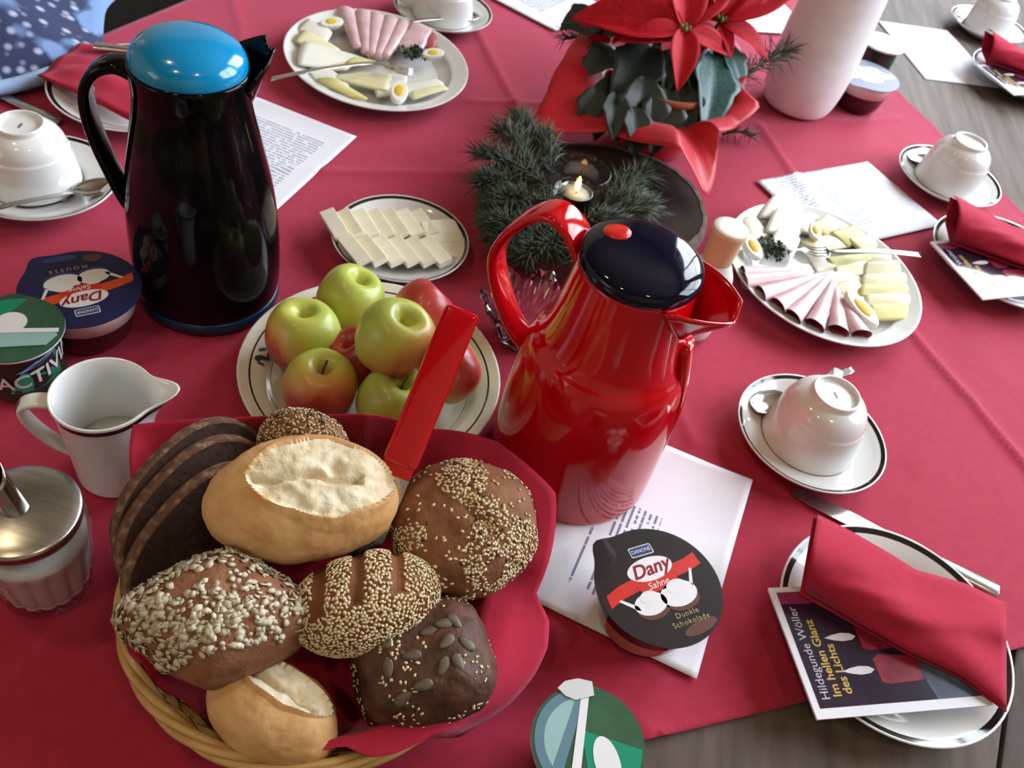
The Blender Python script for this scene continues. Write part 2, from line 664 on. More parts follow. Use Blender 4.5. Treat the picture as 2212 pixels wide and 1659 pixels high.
# ------------------------------------------------------------------ printed paper
def printed_paper(name, blocks, pitch=0.0052, ink=srgb(120, 122, 150), along='y'):
    """white paper with lines of small print in the given blocks (x0, x1, y0, y1) of its own surface, in metres"""
    m = bpy.data.materials.new(name)
    m.use_nodes = True
    nt = m.node_tree
    N = nt.nodes
    b = N['Principled BSDF']
    b.inputs['Roughness'].default_value = 0.75
    tc = N.new('ShaderNodeTexCoord')
    sp = N.new('ShaderNodeSeparateXYZ')
    nt.links.new(tc.outputs['Object'], sp.inputs[0])

    def mth(op, a, c=None):
        n = N.new('ShaderNodeMath')
        n.operation = op
        for i, q in enumerate((a, c)):
            if q is None:
                continue
            if isinstance(q, (int, float)):
                n.inputs[i].default_value = q
            else:
                nt.links.new(q, n.inputs[i])
        return n.outputs[0]
    X, Y = sp.outputs[0], sp.outputs[1]
    tot = None
    for (x0, x1, y0, y1) in blocks:
        r = mth('MULTIPLY', mth('MULTIPLY', mth('GREATER_THAN', X, x0), mth('LESS_THAN', X, x1)), mth('MULTIPLY', mth('GREATER_THAN', Y, y0), mth('LESS_THAN', Y, y1)))
        tot = r if tot is None else mth('MAXIMUM', tot, r)
    across, run = (X, Y) if along == 'y' else (Y, X)
    fr = mth('FRACT', mth('DIVIDE', across, pitch))
    line = mth('LESS_THAN', fr, 0.42)
    row = mth('FLOOR', mth('DIVIDE', across, pitch))
    cb = N.new('ShaderNodeCombineXYZ')
    nt.links.new(mth('MULTIPLY', run, 260.0), cb.inputs[0])
    nt.links.new(mth('MULTIPLY', row, 7.31), cb.inputs[1])
    nz = N.new('ShaderNodeTexNoise')
    nz.inputs['Scale'].default_value = 1.0
    nz.inputs['Detail'].default_value = 1.0
    nt.links.new(cb.outputs[0], nz.inputs['Vector'])
    word = mth('GREATER_THAN', nz.outputs['Fac'], 0.42)
    msk = mth('MULTIPLY', mth('MULTIPLY', tot, line), word)
    mx = N.new('ShaderNodeMix')
    mx.data_type = 'RGBA'
    nt.links.new(msk, mx.inputs['Factor'])
    mx.inputs[6].default_value = srgb(234, 234, 244)
    mx.inputs[7].default_value = ink
    nt.links.new(mx.outputs[2], b.inputs['Base Color'])
    return m


def paper(corner, ex, m, label, w=0.148, h=0.21, z=0.0026, curl=0.0):
    """sheet with local x along ex (length w) and local y to its left (length h)"""
    ex = Vector((ex[0], ex[1], 0)).normalized()
    ey = Vector((-ex.y, ex.x, 0))
    me = grid('sheet_of_paper', 25, 33, lambda s, t: Vector((s * w, t * h, (max(0, cloth_h(corner[0] + ex.x * s * w + ey.x * t * h, corner[1] + ex.y * s * w + ey.y * t * h)) if z > 0 else 0) + 0.0003 * sin(3 * s + 2 * t) + curl * max(0, s + t - 1.4) ** 2)))
    thicken(me, 0.0002)
    o = link('sheet_of_paper', me, m)
    o.location = (corner[0], corner[1], z)
    o.rotation_euler = (0, 0, atan2(ex.y, ex.x))
    tag(o, label, 'paper')
    return o


P_A = printed_paper('print_sheet_a', [(0.030, 0.036, 0.028, 0.09), (0.044, 0.084, 0.028, 0.128), (0.092, 0.106, 0.028, 0.10)])
P_B = printed_paper('print_sheet_b', [(0.03, 0.125, 0.05, 0.175)], along='x', ink=srgb(160, 162, 190))
P_C = printed_paper('print_sheet_c', [(0.03, 0.07, 0.02, 0.17), (0.08, 0.12, 0.03, 0.15)], along='x', ink=srgb(170, 175, 195))
# under the red jug: corner at the lower end, long side towards the upper right
_c0 = Vector((0.191, 0.327, 0))
paper((0.191 - 0.148 * 0.978, 0.327 + 0.148 * 0.206), (0.978, -0.206), P_A, 'printed sheet of paper under the red vacuum jug and dark pudding cup', curl=0.01)
_c1 = Vector((-0.259, 0.903))
paper((-0.259 - 0.205 * 0.19 - 0.148 * 0.982, 0.903 - 0.205 * 0.982 + 0.148 * 0.19), (0.982, -0.19), P_B, 'printed sheet of paper lying behind the black vacuum jug')
paper((-0.071 - 0.205 * 0.02, 1.323), (0.434, 0.9), P_B, 'white sheet of paper on the cloth behind the poinsettia beside a saucer', w=0.148, h=0.21)
paper((0.407 + 0.62 * 0.148 - 0.785 * 0.21, 1.177 - 0.785 * 0.148 - 0.62 * 0.21), (0.785, 0.62), P_C, 'printed sheet of paper between the right cold cuts platter and a small saucer', w=0.21, h=0.148)
paper((0.481 + 0.296 * 0.21, 1.72 - 0.955 * 0.21), (0.955, 0.296), P_C if False else M_PAPER, 'blank white sheet of paper on the bare wood beyond the cloth', z=-0.0025)
paper((0.215, 1.50), (0.9, 0.434), M_PAPER, 'white sheet of paper on the cloth behind the white vase')


# ------------------------------------------------------------------ crockery
def dish_mesh(name, R, zr, well=0.58, lines=((0.938, 0.985),), seg=72, ax=1.0, ay=1.0, foot=0.56):
    """plate or saucer, rim radius R and rim height zr; lines = dark bands as fractions of R"""
    h = [(0.0, 0.0045), (well * 0.8, 0.0045), (well, 0.0050), (well + 0.09, zr * 0.36), (0.82, zr * 0.66), (0.90, zr * 0.82)]
    base = smooth_prof(h + [(1.0, zr)], 5)

    def zat(x):
        for i in range(len(base) - 1):
            if base[i][0] <= x <= base[i + 1][0]:
                k = (x - base[i][0]) / max(1e-9, base[i + 1][0] - base[i][0])
                return base[i][1] + k * (base[i + 1][1] - base[i][1])
        return zr
    xs = sorted(set([b[0] for b in base] + [e for l in lines for e in l]))
    prof, mi = [], []
    for i, x in enumerate(xs):
        prof.append((x * R, zat(x)))
        if i:
            mid = (xs[i - 1] + x) / 2
            mi.append(1 if any(a < mid < b for a, b in lines) else 0)
    under = [(1.006, zr - 0.0008), (1.0, zr - 0.0022), (0.90, zr * 0.82 - 0.0034), (0.72, zr * 0.40 - 0.002), (foot + 0.02, 0.0018), (foot, 0.0), (foot - 0.05, 0.0), (foot - 0.07, 0.0015), (0.0, 0.0015)]
    for x, z in under:
        prof.append((x * R, max(z, 0)))
        mi.append(0)
    me = lathe(name, prof, seg, mi, fn=(lambda p: Vector((p.x * ax, p.y * ay, p.z))))
    return me


SAUCER = dish_mesh('saucer', 0.0725, 0.020, well=0.50)
SAUCER.materials.append(M_WHITE)
SAUCER.materials.append(M_LINE)
for p in SAUCER.polygons:
    p.use_smooth = True
SIDEPLATE = dish_mesh('plate', 0.095, 0.022, well=0.60, lines=((0.935, 0.985),))
SIDEPLATE.materials.append(M_WHITE)
SIDEPLATE.materials.append(M_LINE)
for p in SIDEPLATE.polygons:
    p.use_smooth = True

CUP = lathe('cup_body', smooth_prof([(0.0405, 0.030), (0.0435, 0.0004), (0.0452, 0.0), (0.0455, 0.0012), (0.0448, 0.008), (0.0428, 0.022), (0.0408, 0.034), (0.0398, 0.0405)], 3)
            + [(0.0391, 0.0412)] + smooth_prof([(0.0385, 0.0424), (0.0370, 0.049), (0.0325, 0.0565), (0.0262, 0.0610), (0.0232, 0.0622), (0.0226, 0.0640), (0.0222, 0.0672), (0.0212, 0.0680), (0.0198, 0.0674), (0.0188, 0.0640), (0.0, 0.0638)], 3), 56)
CUP.materials.append(M_WHITE)
_hp = [(0.0425 + 0.0, 0, 0.018), (0.056, 0, 0.016), (0.066, 0, 0.022), (0.068, 0, 0.032), (0.060, 0, 0.043), (0.040, 0, 0.047)]
CUPHANDLE = strap('cup_handle', smooth_prof(_hp, 5), (0, 1, 0), 0.0052, 0.0026)
CUPHANDLE.materials.append(M_WHITE)
CUPLINE = lathe('rim_line', [(0.0461, 0.0006), (0.0463, 0.0012), (0.0458, 0.0024), (0.0453, 0.0026)], 56)
CUPLINE.materials.append(M_LINE)
MARK = prism('maker_mark', rrect(0, 0, 0.0042, 0.0014, 0.001), 0.0638, 0.06392)
M_MARK = mat('grey_print', srgb(110, 112, 116), 0.5)
MARK.materials.append(M_MARK)


def spoon_mesh(L=0.128, bw=0.0135, hw=0.0042):
    def pt(s, t):
        x = s * L
        if s < 0.34:
            k = s / 0.34
            w = bw * sqrt(max(0, 1 - (2 * k - 0.92) ** 2 / 1.02)) if k < 0.92 else hw * 0.55
            w = max(w, hw * 0.5 if k > 0.5 else 0.0008)
            dz = -0.0055 * sin(pi * min(1, k)) ** 0.8 * (1 - t * t)
        else:
            k = (s - 0.34) / 0.66
            w = hw * (0.55 + 0.45 * k ** 1.4) * (1 if s < 0.97 else 0.75)
            dz = 0.0
        z = 0.006 + 0.010 * max(0, (s - 0.25)) ** 1.0 - 0.0035 * max(0, s - 0.75)
        return Vector((x, t * w, z + dz))
    me = grid('teaspoon', 40, 9, lambda s, t: pt(s, 2 * t - 1))
    return thicken(me, 0.0011)


SPOON = spoon_mesh()
SPOON.materials.append(M_STEEL)


def coffee_set(c, rz_cup, spoon_at, spoon_rz, lab_cup, lab_saucer, lab_spoon, z=0.0015, off=(0, 0), spoon_z=0.0):
    s = link('saucer', SAUCER)
    s.location = (c[0], c[1], z)
    tag(s, lab_saucer, 'saucer', 'saucers with a dark rim line')
    e = empty('coffee_cup', (c[0] + off[0], c[1] + off[1], z + 0.0062), rz_cup, lab_cup, 'cup', 'upturned coffee cups')
    link('cup_body', CUP, None, e)
    link('cup_handle', CUPHANDLE, None, e)
    link('rim_line', CUPLINE, None, e)
    link('maker_mark', MARK, None, e, smooth=False, rot=(0, 0, 0.6))
    if spoon_at:
        o = link('teaspoon', SPOON)
        o.location = (spoon_at[0], spoon_at[1], z + 0.0105 + spoon_z)
        o.rotation_euler = (0, radians(-3), spoon_rz)
        tag(o, lab_spoon, 'spoon', 'teaspoons on saucers')


def rz_to(a, b):
    return atan2(b[1] - a[1], b[0] - a[0])


_b, _t = G(1625, 880, 0.017), G(1845, 805, 0.024)
coffee_set((0.287, 0.599), radians(75), _b, rz_to(_b, _t), 'upturned white cup on the saucer above the knife and the rolled napkin',
           'white saucer between the red jug and the rolled napkin plate', 'teaspoon whose handle sticks out behind the upturned cup right of the red jug')
_b, _t = G(1963, 340, 0.017), G(2150, 330, 0.024)
coffee_set((0.516, 1.165), radians(60), _b, rz_to(_b, _t) - 0.1, 'upturned white cup at the cloth edge above the right napkin roll',
           'white saucer at the right edge of the cloth beside the bare wood', 'teaspoon in the saucer at the right edge of the cloth')
_b, _t = G(246, 392, 0.018), G(30, 452, 0.022)
coffee_set((-0.512, 0.669), radians(243), _b, rz_to(_b, _t), 'upturned white cup left of the black jug with its handle towards us',
           'white saucer left of the black vacuum jug', 'teaspoon lying along the saucer left of the black jug', off=(-0.012, 0.004))
_b, _t = G(1030, 30, 0.018), G(880, 60, 0.022)
coffee_set((-0.24, 1.262), radians(200), _b, rz_to(_b, _t), 'white cup behind the left cold cuts platter cut by the top of the photo',
           'white saucer behind the left cold cuts platter', 'teaspoon on the saucer behind the left cold cuts platter')
_b, _t = G(2078, 32, 0.018), G(2180, 10, 0.022)
coffee_set((0.700, 1.80), radians(80), _b, rz_to(_b, _t), 'white cup standing on the bare wood in the far right corner',
           'white saucer on the bare wood in the far right corner', 'shiny teaspoon on the saucer in the far right corner', z=-0.003)


# ------------------------------------------------------------------ vacuum jugs
def polar(c, ang, r, z):
    return Vector((c[0] + r * cos(ang), c[1] + r * sin(ang), z))


def black_jug():
    c = (-0.303, 0.592)
    e = empty('vacuum_jug', (c[0], c[1], 0.001), 0, 'tall black vacuum jug with a blue domed lid', 'jug')
    link('base_ring', lathe('base_ring', [(0, 0), (0.062, 0), (0.0665, 0.002), (0.0678, 0.006), (0.0678, 0.013), (0.066, 0.014), (0, 0.014)], 72), M_TEALP, e)
    prof = [(0.0, 0.0142), (0.066, 0.0142)] + smooth_prof([(0.0672, 0.016), (0.0690, 0.030), (0.0692, 0.060), (0.0680, 0.090), (0.0640, 0.125), (0.0570, 0.160), (0.0502, 0.190), (0.0478, 0.208), (0.0482, 0.220), (0.0492, 0.228)], 4) + [(0.0482, 0.2305), (0.046, 0.2305), (0.044, 0.226), (0, 0.226)]
    link('body', lathe('body', prof, 80), M_BLACKP, e)
    hh = 0.0215
    dome = [(0.0452, 0.2275), (0.0468, 0.2285), (0.0470, 0.2315)] + [(0.0468 * cos(t) ** 0.85, 0.233 + hh * sin(t)) for t in [pi / 2 * k / 14 for k in range(14)]] + [(0, 0.233 + hh)]
    link('lid', lathe('lid', dome, 72), M_BLUEP, e)
    # spout: a beak that leaves the neck
    e.scale = (0.94, 0.94, 1.018)
    a = radians(40)
    sp = []

    def beak(s, t):
        th = (t - 0.5) * 1.5 * (1 - 0.78 * s)
        r = 0.047 + 0.020 * s
        x = r * cos(th) + 0.0
        y = r * sin(th) * 1.0
        z = 0.196 + 0.040 * s + (0.026 * (1 - s * 0.72)) * (abs(2 * t - 1) ** 1.6) - 0.0 * s
        return Vector((x * cos(a) - y * sin(a), x * sin(a) + y * cos(a), z))
    link('spout', thicken(grid('spout', 10, 15, beak), 0.0025), M_BLACKP, e)
    ha = radians(192)
    path = smooth_prof([polar((0, 0), ha, r, z) for r, z in ((0.044, 0.217), (0.058, 0.2215), (0.074, 0.215), (0.0850, 0.199), (0.0875, 0.178), (0.0840, 0.152), (0.077, 0.126), (0.0700, 0.104), (0.064, 0.092))], 5)
    link('handle', strap('handle', path, (-sin(ha), cos(ha), 0), 0.0125, 0.0050), M_BLACKP, e)


def red_jug():
    c = (0.066, 0.503)
    e = empty('vacuum_jug', (c[0], c[1], 0.0022), 0, 'red vacuum jug with a navy domed lid standing on a printed sheet', 'jug')
    prof = [(0, 0), (0.066, 0.0), (0.0705, 0.002)] + smooth_prof([(0.0715, 0.006), (0.0716, 0.020), (0.0712, 0.055), (0.0697, 0.090), (0.0672, 0.120), (0.0640, 0.138), (0.0600, 0.147)], 4) + smooth_prof([(0.0578, 0.1485), (0.0545, 0.156), (0.0512, 0.170), (0.0480, 0.190), (0.0455, 0.210), (0.0443, 0.222)], 4) + [(0.0425, 0.224), (0, 0.224)]
    link('body', lathe('body', prof, 80), M_REDP, e)
    hh = 0.0105
    dome = [(0.0425, 0.2235), (0.0450, 0.2240), (0.0458, 0.2262), (0.0456, 0.228)] + [(0.0453 * cos(t) ** 0.62, 0.2295 + hh * sin(t)) for t in [pi / 2 * k / 14 for k in range(14)]] + [(0, 0.2295 + hh)]
    lid = link('lid', lathe('lid', dome, 72), M_NAVYP, e)
    b = radians(150)
    r = 0.0255
    t = math.acos((r / 0.0453) ** (1 / 0.62))
    pos = polar((0, 0), b, r, 0.2295 + hh * sin(t) - 0.0008)
    n = Vector((cos(b) * 0.2, sin(b) * 0.2, 0.95)).normalized()
    btn = lathe('push_button', [(0.0, 0.0022), (0.006, 0.002), (0.0098, 0.0011), (0.0104, 0.0), (0.0104, -0.001), (0, -0.001)], 28)
    link('push_button', btn, M_REDO, lid, mtx=basis((1, 0, 0), n, pos))
    a = radians(-13)

    def beak(s, t):
        th = (t - 0.5) * 1.75 * (1 - 0.80 * s)
        rr = 0.0445 + 0.031 * s
        x = rr * cos(th)
        y = rr * sin(th)
        z = 0.176 + 0.036 * s ** 0.8 + (0.046 * (1 - 0.80 * s)) * (abs(2 * t - 1) ** 1.3)
        return Vector((x * cos(a) - y * sin(a), x * sin(a) + y * cos(a), z))
    link('spout', thicken(grid('spout', 12, 17, beak), 0.0022), M_REDP, e)
    # column under the spout
    path = [polar((0, 0), a, r_, z) for r_, z in ((0.051, 0.176), (0.0585, 0.150), (0.0655, 0.120), (0.0685, 0.085), (0.0690, 0.055))]
    link('spout_rib', strap('spout_rib', smooth_prof(path, 4), (-sin(a), cos(a), 0), 0.0085, [0.006 - 0.0045 * k / 16 for k in range(17)]), M_REDP, e)
    ha = radians(163)
    pts = smooth_prof([polar((0, 0), ha, r, z) for r, z in ((0.040, 0.214), (0.054, 0.230), (0.070, 0.2365), (0.086, 0.226), (0.101, 0.203), (0.1075, 0.180), (0.1035, 0.160), (0.0925, 0.138), (0.0800, 0.120), (0.066, 0.108))], 5)
    n = len(pts)
    hw = [0.0165 - 0.0045 * min(1, k / (n * 0.5)) for k in range(n)]
    link('handle', strap('handle', pts, (-sin(ha), cos(ha), 0), hw, 0.0042), M_REDP, e)


black_jug()
red_jug()

# ------------------------------------------------------------------ bread basket
M_WICKER = mat('pale_wicker', srgb(204, 166, 104), 0.5, col2=srgb(176, 134, 76), scale=30, stretch=(1, 1, 6), bump=0.2, coat=0.15)
BC = Vector((-0.093, 0.296, 0))


def basket():
    e = empty('bread_basket', BC, 0, 'round pale wicker basket holding the bread rolls', 'basket')
    e.location.z = 0.001
    link('floor_disc', lathe('floor_disc', [(0, 0), (0.086, 0), (0.088, 0.003), (0.086, 0.006), (0, 0.006)], 48), M_WICKER, e)

    def rad(z):
        return 0.088 + (0.122 - 0.088) * min(1, z / 0.05) ** 0.8
    for j in range(6):                                  # weave
        z = 0.006 + j * 0.0075
        path = []
        for k in range(145):
            a = 2 * pi * k / 144
            path.append((cos(a) * (rad(z) + 0.0018 * sin(18 * a + pi * j)), sin(a) * (rad(z) + 0.0018 * sin(18 * a + pi * j)), z))
        link('weave_strand', tube('weave_strand', path, 0.0034, 6, cap=False), M_WICKER, e)
    for k in range(36):
        a = 2 * pi * (k + 0.5) / 36
        path = [(cos(a) * rad(z), sin(a) * rad(z), z) for z in (0.002, 0.015, 0.03, 0.05)]
        if k == 0:
            sm = tube('stake', [(rad(z), 0, z) for z in (0.002, 0.015, 0.03, 0.05)], 0.0018, 6)
            sm.materials.append(M_WICKER)
        link('stake', sm, None, e, rot=(0, 0, a))
    for i in range(4):                                  # rim of loosely twisted canes
        path = []
        for k in range(181):
            a = 2 * pi * k / 180
            ph = 5 * a + i * pi / 2 + 0.5 * sin(3 * a)
            r = 0.1235 + 0.0032 * cos(ph)
            path.append((cos(a) * r, sin(a) * r, 0.0525 + 0.0036 * sin(ph)))
        link('rim_cane', tube('rim_cane', path, 0.0029, 8, cap=False), M_WICKER, e)


basket()

LINER = [(288, 920, .098), (390, 910, .103), (500, 903, .106), (620, 899, .106), (735, 897, .104), (790, 900, .108), (850, 905, .100), (915, 925, .096), (1000, 934, .096), (1075, 955, .094),
         (1140, 1010, .092), (1198, 1066, .090), (1200, 1100, .088), (1185, 1210, .076), (1156, 1285, .066), (1184, 1340, .056), (1180, 1400, .048), (1155, 1455, .042), (1105, 1515, .038),
         (1010, 1580, .036), (920, 1630, .036), (850, 1660, .040), (800, 1655, .052), (748, 1615, .066), (728, 1640, .048), (640, 1652, .046), (560, 1640, .046), (470, 1570, .046), (400, 1512, .046),
         (335, 1470, .048), (290, 1435, .050), (268, 1370, .053), (275, 1290, .060), (296, 1190, .072), (292, 1060, .088)]


def liner():
    pts = []
    for x, y, z in LINER:
        p = G(x, y, z)
        pts.append((atan2(p.y - BC.y, p.x - BC.x), hypot(p.x - BC.x, p.y - BC.y), z))
    pts.sort()
    pts = [(pts[-1][0] - 2 * pi,) + pts[-1][1:]] + pts + [(pts[0][0] + 2 * pi,) + pts[0][1:]]

    def rim(a):
        for i in range(len(pts) - 1):
            if pts[i][0] <= a <= pts[i + 1][0]:
                k = (a - pts[i][0]) / max(1e-6, pts[i + 1][0] - pts[i][0])
                return (pts[i][1] + k * (pts[i + 1][1] - pts[i][1]), pts[i][2] + k * (pts[i + 1][2] - pts[i][2]))
        return pts[0][1:]

    def fn(s, t):
        a = -pi + 2 * pi * s
        R, Z = rim(a)
        r0 = 0.082
        if t < 0.3:
            r = 0.002 + (r0 - 0.002) * t / 0.3
            z = 0.0105
        else:
            k = (t - 0.3) / 0.7
            lim = 0.112                                  # stays inside the wicker up to the rim
            kk = min(1, k / 0.55)
            rr = r0 + (min(R, lim) - r0) * kk
            zz = 0.0105 + ((0.0660 if R > 0.116 else min(Z, 0.0655)) - 0.0105) * kk ** 1.15
            if k > 0.55:
                k2 = (k - 0.55) / 0.45
                rr = min(R, lim) + (R - min(R, lim)) * k2
                z0 = min(Z, 0.0655)
                zz = z0 + (Z - z0) * k2 + (0.004 * sin(pi * k2) if R > 0.118 else 0)
                if R > 0.116 and Z < 0.075:              # goes over the cane rim before it drops
                    hi = 0.0660
                    zz = hi if rr < 0.132 else hi + (Z - hi) * (rr - 0.132) / max(0.006, R - 0.132)
            r, z = rr, zz
        w = 0.0022 * nz3((cos(a) * 3, sin(a) * 3, t * 2.5)) * min(1, t / 0.4)
        return Vector((BC.x + (r + w) * cos(a), BC.y + (r + w) * sin(a), z + 0.5 * w))
    me = grid('basket_liner', 200, 34, fn, closed_u=True)
    thicken(me, 0.0006)
    o = link('paper_napkin', me, M_NAPKIN)
    tag(o, 'red paper napkin lining the bread basket with its corners standing up', 'napkin')


liner()


# ------------------------------------------------------------------ bread rolls
def blob(nu, nv, fn):
    """closed surface, fn(theta, phi) -> point; phi from the bottom to the top"""
    v = [fn(0, -pi / 2)]
    for j in range(1, nv):
        for i in range(nu):
            v.append(fn(2 * pi * i / nu, -pi / 2 + pi * j / nv))
    v.append(fn(0, pi / 2))
    f = []
    for i in range(nu):
        f.append((0, 1 + (i + 1) % nu, 1 + i))
    for j in range(nv - 2):
        for i in range(nu):
            a = 1 + j * nu
            f.append((a + i, a + (i + 1) % nu, a + nu + (i + 1) % nu, a + nu + i))
    a = 1 + (nv - 2) * nu
    for i in range(nu):
        f.append((a + i, a + (i + 1) % nu, len(v) - 1))
    return v, f


def spow(x, e):
    return math.copysign(abs(x) ** e, x)


def body_fn(a, b, c, e=1.0, ev=1.0, flat=-0.7, lump=0.0, seed=0.0, lscale=30, diamond=0.0, extra=None):
    def fn(th, ph):
        k = cos(ph)
        x = a * spow(k, ev) * spow(cos(th), e)
        y = b * spow(k, ev) * spow(sin(th), e)
        z = c * spow(sin(ph), ev)
        if diamond:
            y *= 1 - diamond * abs(x / a)
            x *= 1 - 0.25 * diamond * abs(y / b)
        if z < c * flat:
            z = c * flat + (z - c * flat) * 0.15
        p = Vector((x, y, z))
        n = Vector((x / a / a, y / b / b, z / c / c))
        if n.length > 0:
            n.normalize()
        d = lump * (nz3((x + seed, y + seed * 2, z), lscale) + 0.35 * nz3((x, y + seed, z), lscale * 3.1) + 0.16 * nz3((x + seed, y, z), lscale * 8))
        if extra:
            d += extra(p)
        return p + n * d
    return fn


SEED_V = [(-1, 0, 0), (-0.45, 0.48, 0), (0.55, 0.55, 0), (1, 0, 0), (0.55, -0.55, 0), (-0.45, -0.48, 0), (0.1, 0, 0.6), (0.1, 0, -0.5)]
SEED_F = [(0, 6, 1), (1, 6, 2), (2, 6, 3), (3, 6, 4), (4, 6, 5), (5, 6, 0), (1, 7, 0), (2, 7, 1), (3, 7, 2), (4, 7, 3), (5, 7, 4), (0, 7, 5)]


def scatter(name, v, f, count, mask, size, lift, flatk, rnd, aspect=1.0, wild=0.15, splay=0.2, min_d=None):
    tris = []
    cum = []
    tot = 0
    for face in f:
        P = [Vector(v[i]) for i in face]
        for k in range(1, len(P) - 1):
            ar = (P[k] - P[0]).cross(P[k + 1] - P[0])
            w = ar.length
            if w < 1e-12:
                continue
            tris.append((P[0], P[k], P[k + 1], ar.normalized()))
            tot += w
            cum.append(tot)
    import bisect
    V, F = [], []
    placed = []
    tries = 0
    n = 0
    cell = {}
    while n < count and tries < count * 14:
        tries += 1
        t = tris[bisect.bisect(cum, rnd.random() * tot) % len(tris)]
        r1, r2 = rnd.random(), rnd.random()
        if r1 + r2 > 1:
            r1, r2 = 1 - r1, 1 - r2
        p = t[0] + (t[1] - t[0]) * r1 + (t[2] - t[0]) * r2
        nrm = t[3]
        m = mask(p, nrm)
        if rnd.random() > m:
            continue
        if min_d:
            key = (int(p.x / min_d), int(p.y / min_d), int(p.z / min_d))
            bad = False
            for dx in (-1, 0, 1):
                for dy in (-1, 0, 1):
                    for dz in (-1, 0, 1):
                        for q in cell.get((key[0] + dx, key[1] + dy, key[2] + dz), ()):
                            if (q - p).length < min_d:
                                bad = True
            if bad:
                continue
            cell.setdefault(key, []).append(p)
        nn = (nrm + Vector((rnd.uniform(-1, 1), rnd.uniform(-1, 1), rnd.uniform(-1, 1))) * splay).normalized()
        ax = Vector((rnd.uniform(-1, 1), rnd.uniform(-1, 1), rnd.uniform(-1, 1))).cross(nn).normalized()
        ay = nn.cross(ax)
        s = size * (1 + rnd.uniform(-wild, wild))
        o = p + nrm * lift
        b = len(V)
        for q in SEED_V:
            V.append(o + ax * (q[0] * s) + ay * (q[1] * s * aspect) + nn * (q[2] * s * flatk))
        F += [tuple(b + i for i in face) for face in SEED_F]
        n += 1
    return mesh(name, V, F)


M_CRUST = mat('golden_crust', srgb(226, 184, 130), 0.58, col2=srgb(200, 144, 88), scale=32, bump=0.35, bscale=260, spec=0.3, ramp=(0.3, 0.7))
M_CRUMB = mat('floury_crumb', srgb(238, 226, 198), 0.9, col2=srgb(216, 186, 140), scale=90, bump=0.8, bscale=330, ramp=(0.4, 0.75))
M_RYE = mat('rye_crust', srgb(158, 108, 78), 0.66, spec=0.3, col2=srgb(116, 72, 50), scale=55, bump=0.9, bscale=420, ramp=(0.3, 0.7))
M_MALT = mat('malt_crust', srgb(142, 92, 60), 0.66, spec=0.3, col2=srgb(104, 60, 38), scale=55, bump=0.9, bscale=420, ramp=(0.3, 0.7))
M_DARKB = mat('dark_crust', srgb(104, 68, 52), 0.55, spec=0.35, col2=srgb(62, 37, 28), scale=60, bump=1.0, bscale=300, ramp=(0.3, 0.7))
M_SESAME = mat('sesame_seed', srgb(238, 222, 184), 0.5, col2=srgb(222, 196, 148), scale=200)
M_OAT = mat('oat_flake', srgb(222, 210, 188), 0.75, col2=srgb(200, 182, 150), scale=200)
M_PUMP = mat('pumpkin_seed', srgb(104, 92, 76), 0.45, col2=srgb(78, 66, 54), scale=120)
M_FLAX = mat('dark_flax_seed', srgb(70, 52, 40), 0.35)
M_SLICE = mat('dark_rye_crumb', srgb(70, 48, 40), 0.85, col2=srgb(48, 30, 24), scale=160, bump=0.7, bscale=300, ramp=(0.3, 0.7))
M_SLCR = mat('floured_rye_crust', srgb(98, 66, 50), 0.8, col2=srgb(164, 132, 106), scale=160, bump=0.7, bscale=400, ramp=(0.48, 0.78))


def roll_frame(px, py, z, dx, dy, tilt):
    """position and orientation of a roll in the heap: long axis as it lies, top tilted by tilt towards where we stand"""
    p = G(px, py, z)
    view = (CAMPOS - p).normalized()
    n = (Vector((0, 0, 1)) * (1 - tilt) + view * tilt).normalized()
    return basis(RV * dx + UV * dy, n, p), (p - CAMPOS).dot(_fw) / F_PX


def make_roll(frame, label, nm='bread_roll'):
    e = empty(nm, (0, 0, 0), 0, label, 'bread roll')
    e.matrix_world = frame
    return e


def split_mesh(v, f, mask):
    A, B = [], []
    for face in f:
        c = sum((Vector(v[i]) for i in face), Vector()) / len(face)
        (B if mask(c) else A).append(face)
    return A, B


def clean(name, v, f):
    used = sorted(set(i for face in f for i in face))
    mp = {o: n for n, o in enumerate(used)}
    return mesh(name, [v[i] for i in used], [tuple(mp[i] for i in face) for face in f])


def white_roll(px, py, z, dx, dy, hl, hw, tilt, label, seed, depth=0.033, shift=0.12, open_w=0.52, xs=0.0, slant=0.0):
    fr, S = roll_frame(px, py, z, dx, dy, tilt)
    a, b, c = hl * S, hw * S, depth
    e = make_roll(fr, label)

    def lens(p):
        x = p.x / a - xs
        y = (p.y - shift * b) / b + slant * x
        w = open_w * max(0, 1 - (x / 0.74) ** 2) ** 0.6 * (1 + 0.10 * nz3((x * 4, seed, 0)))
        return (abs(y) / w if w > 0.01 else 9), y

    def extra(p):
        if p.z < 0:
            return 0
        l, y = lens(p)
        d = 0
        if l < 1:
            d = -0.0030 * (1 - l ** 3) + 0.0026 * nz3((p.x + seed, p.y, 0), 70) + 0.0012 * nz3((p.x, p.y + seed, 0), 160)
            d -= 0.0075 * exp(-((y + 0.05 - 0.10 * nz3((p.x * 60, seed, 0))) / 0.07) ** 2) * (1 if abs(p.x) < 0.62 * a else 0.2)
            h = Vector((p.x - 0.32 * a, p.y - (shift + 0.12) * b))
            d -= 0.007 * exp(-(h.length / 0.0065) ** 2)
        elif l < 1.35:
            d = 0.0024 * (1 - (l - 1) / 0.35)
        return d
    v, f = blob(240, 130, body_fn(a, b, c, 1.0, 1.0, -0.75, 0.0028, seed, 22, extra=extra))
    A, B = split_mesh(v, f, lambda q: q.z > 0 and lens(q)[0] < 1.02)
    link('crust', clean('crust', v, A), M_CRUST, e)
    link('torn_crumb', clean('torn_crumb', v, B), M_CRUMB, e)
    return e


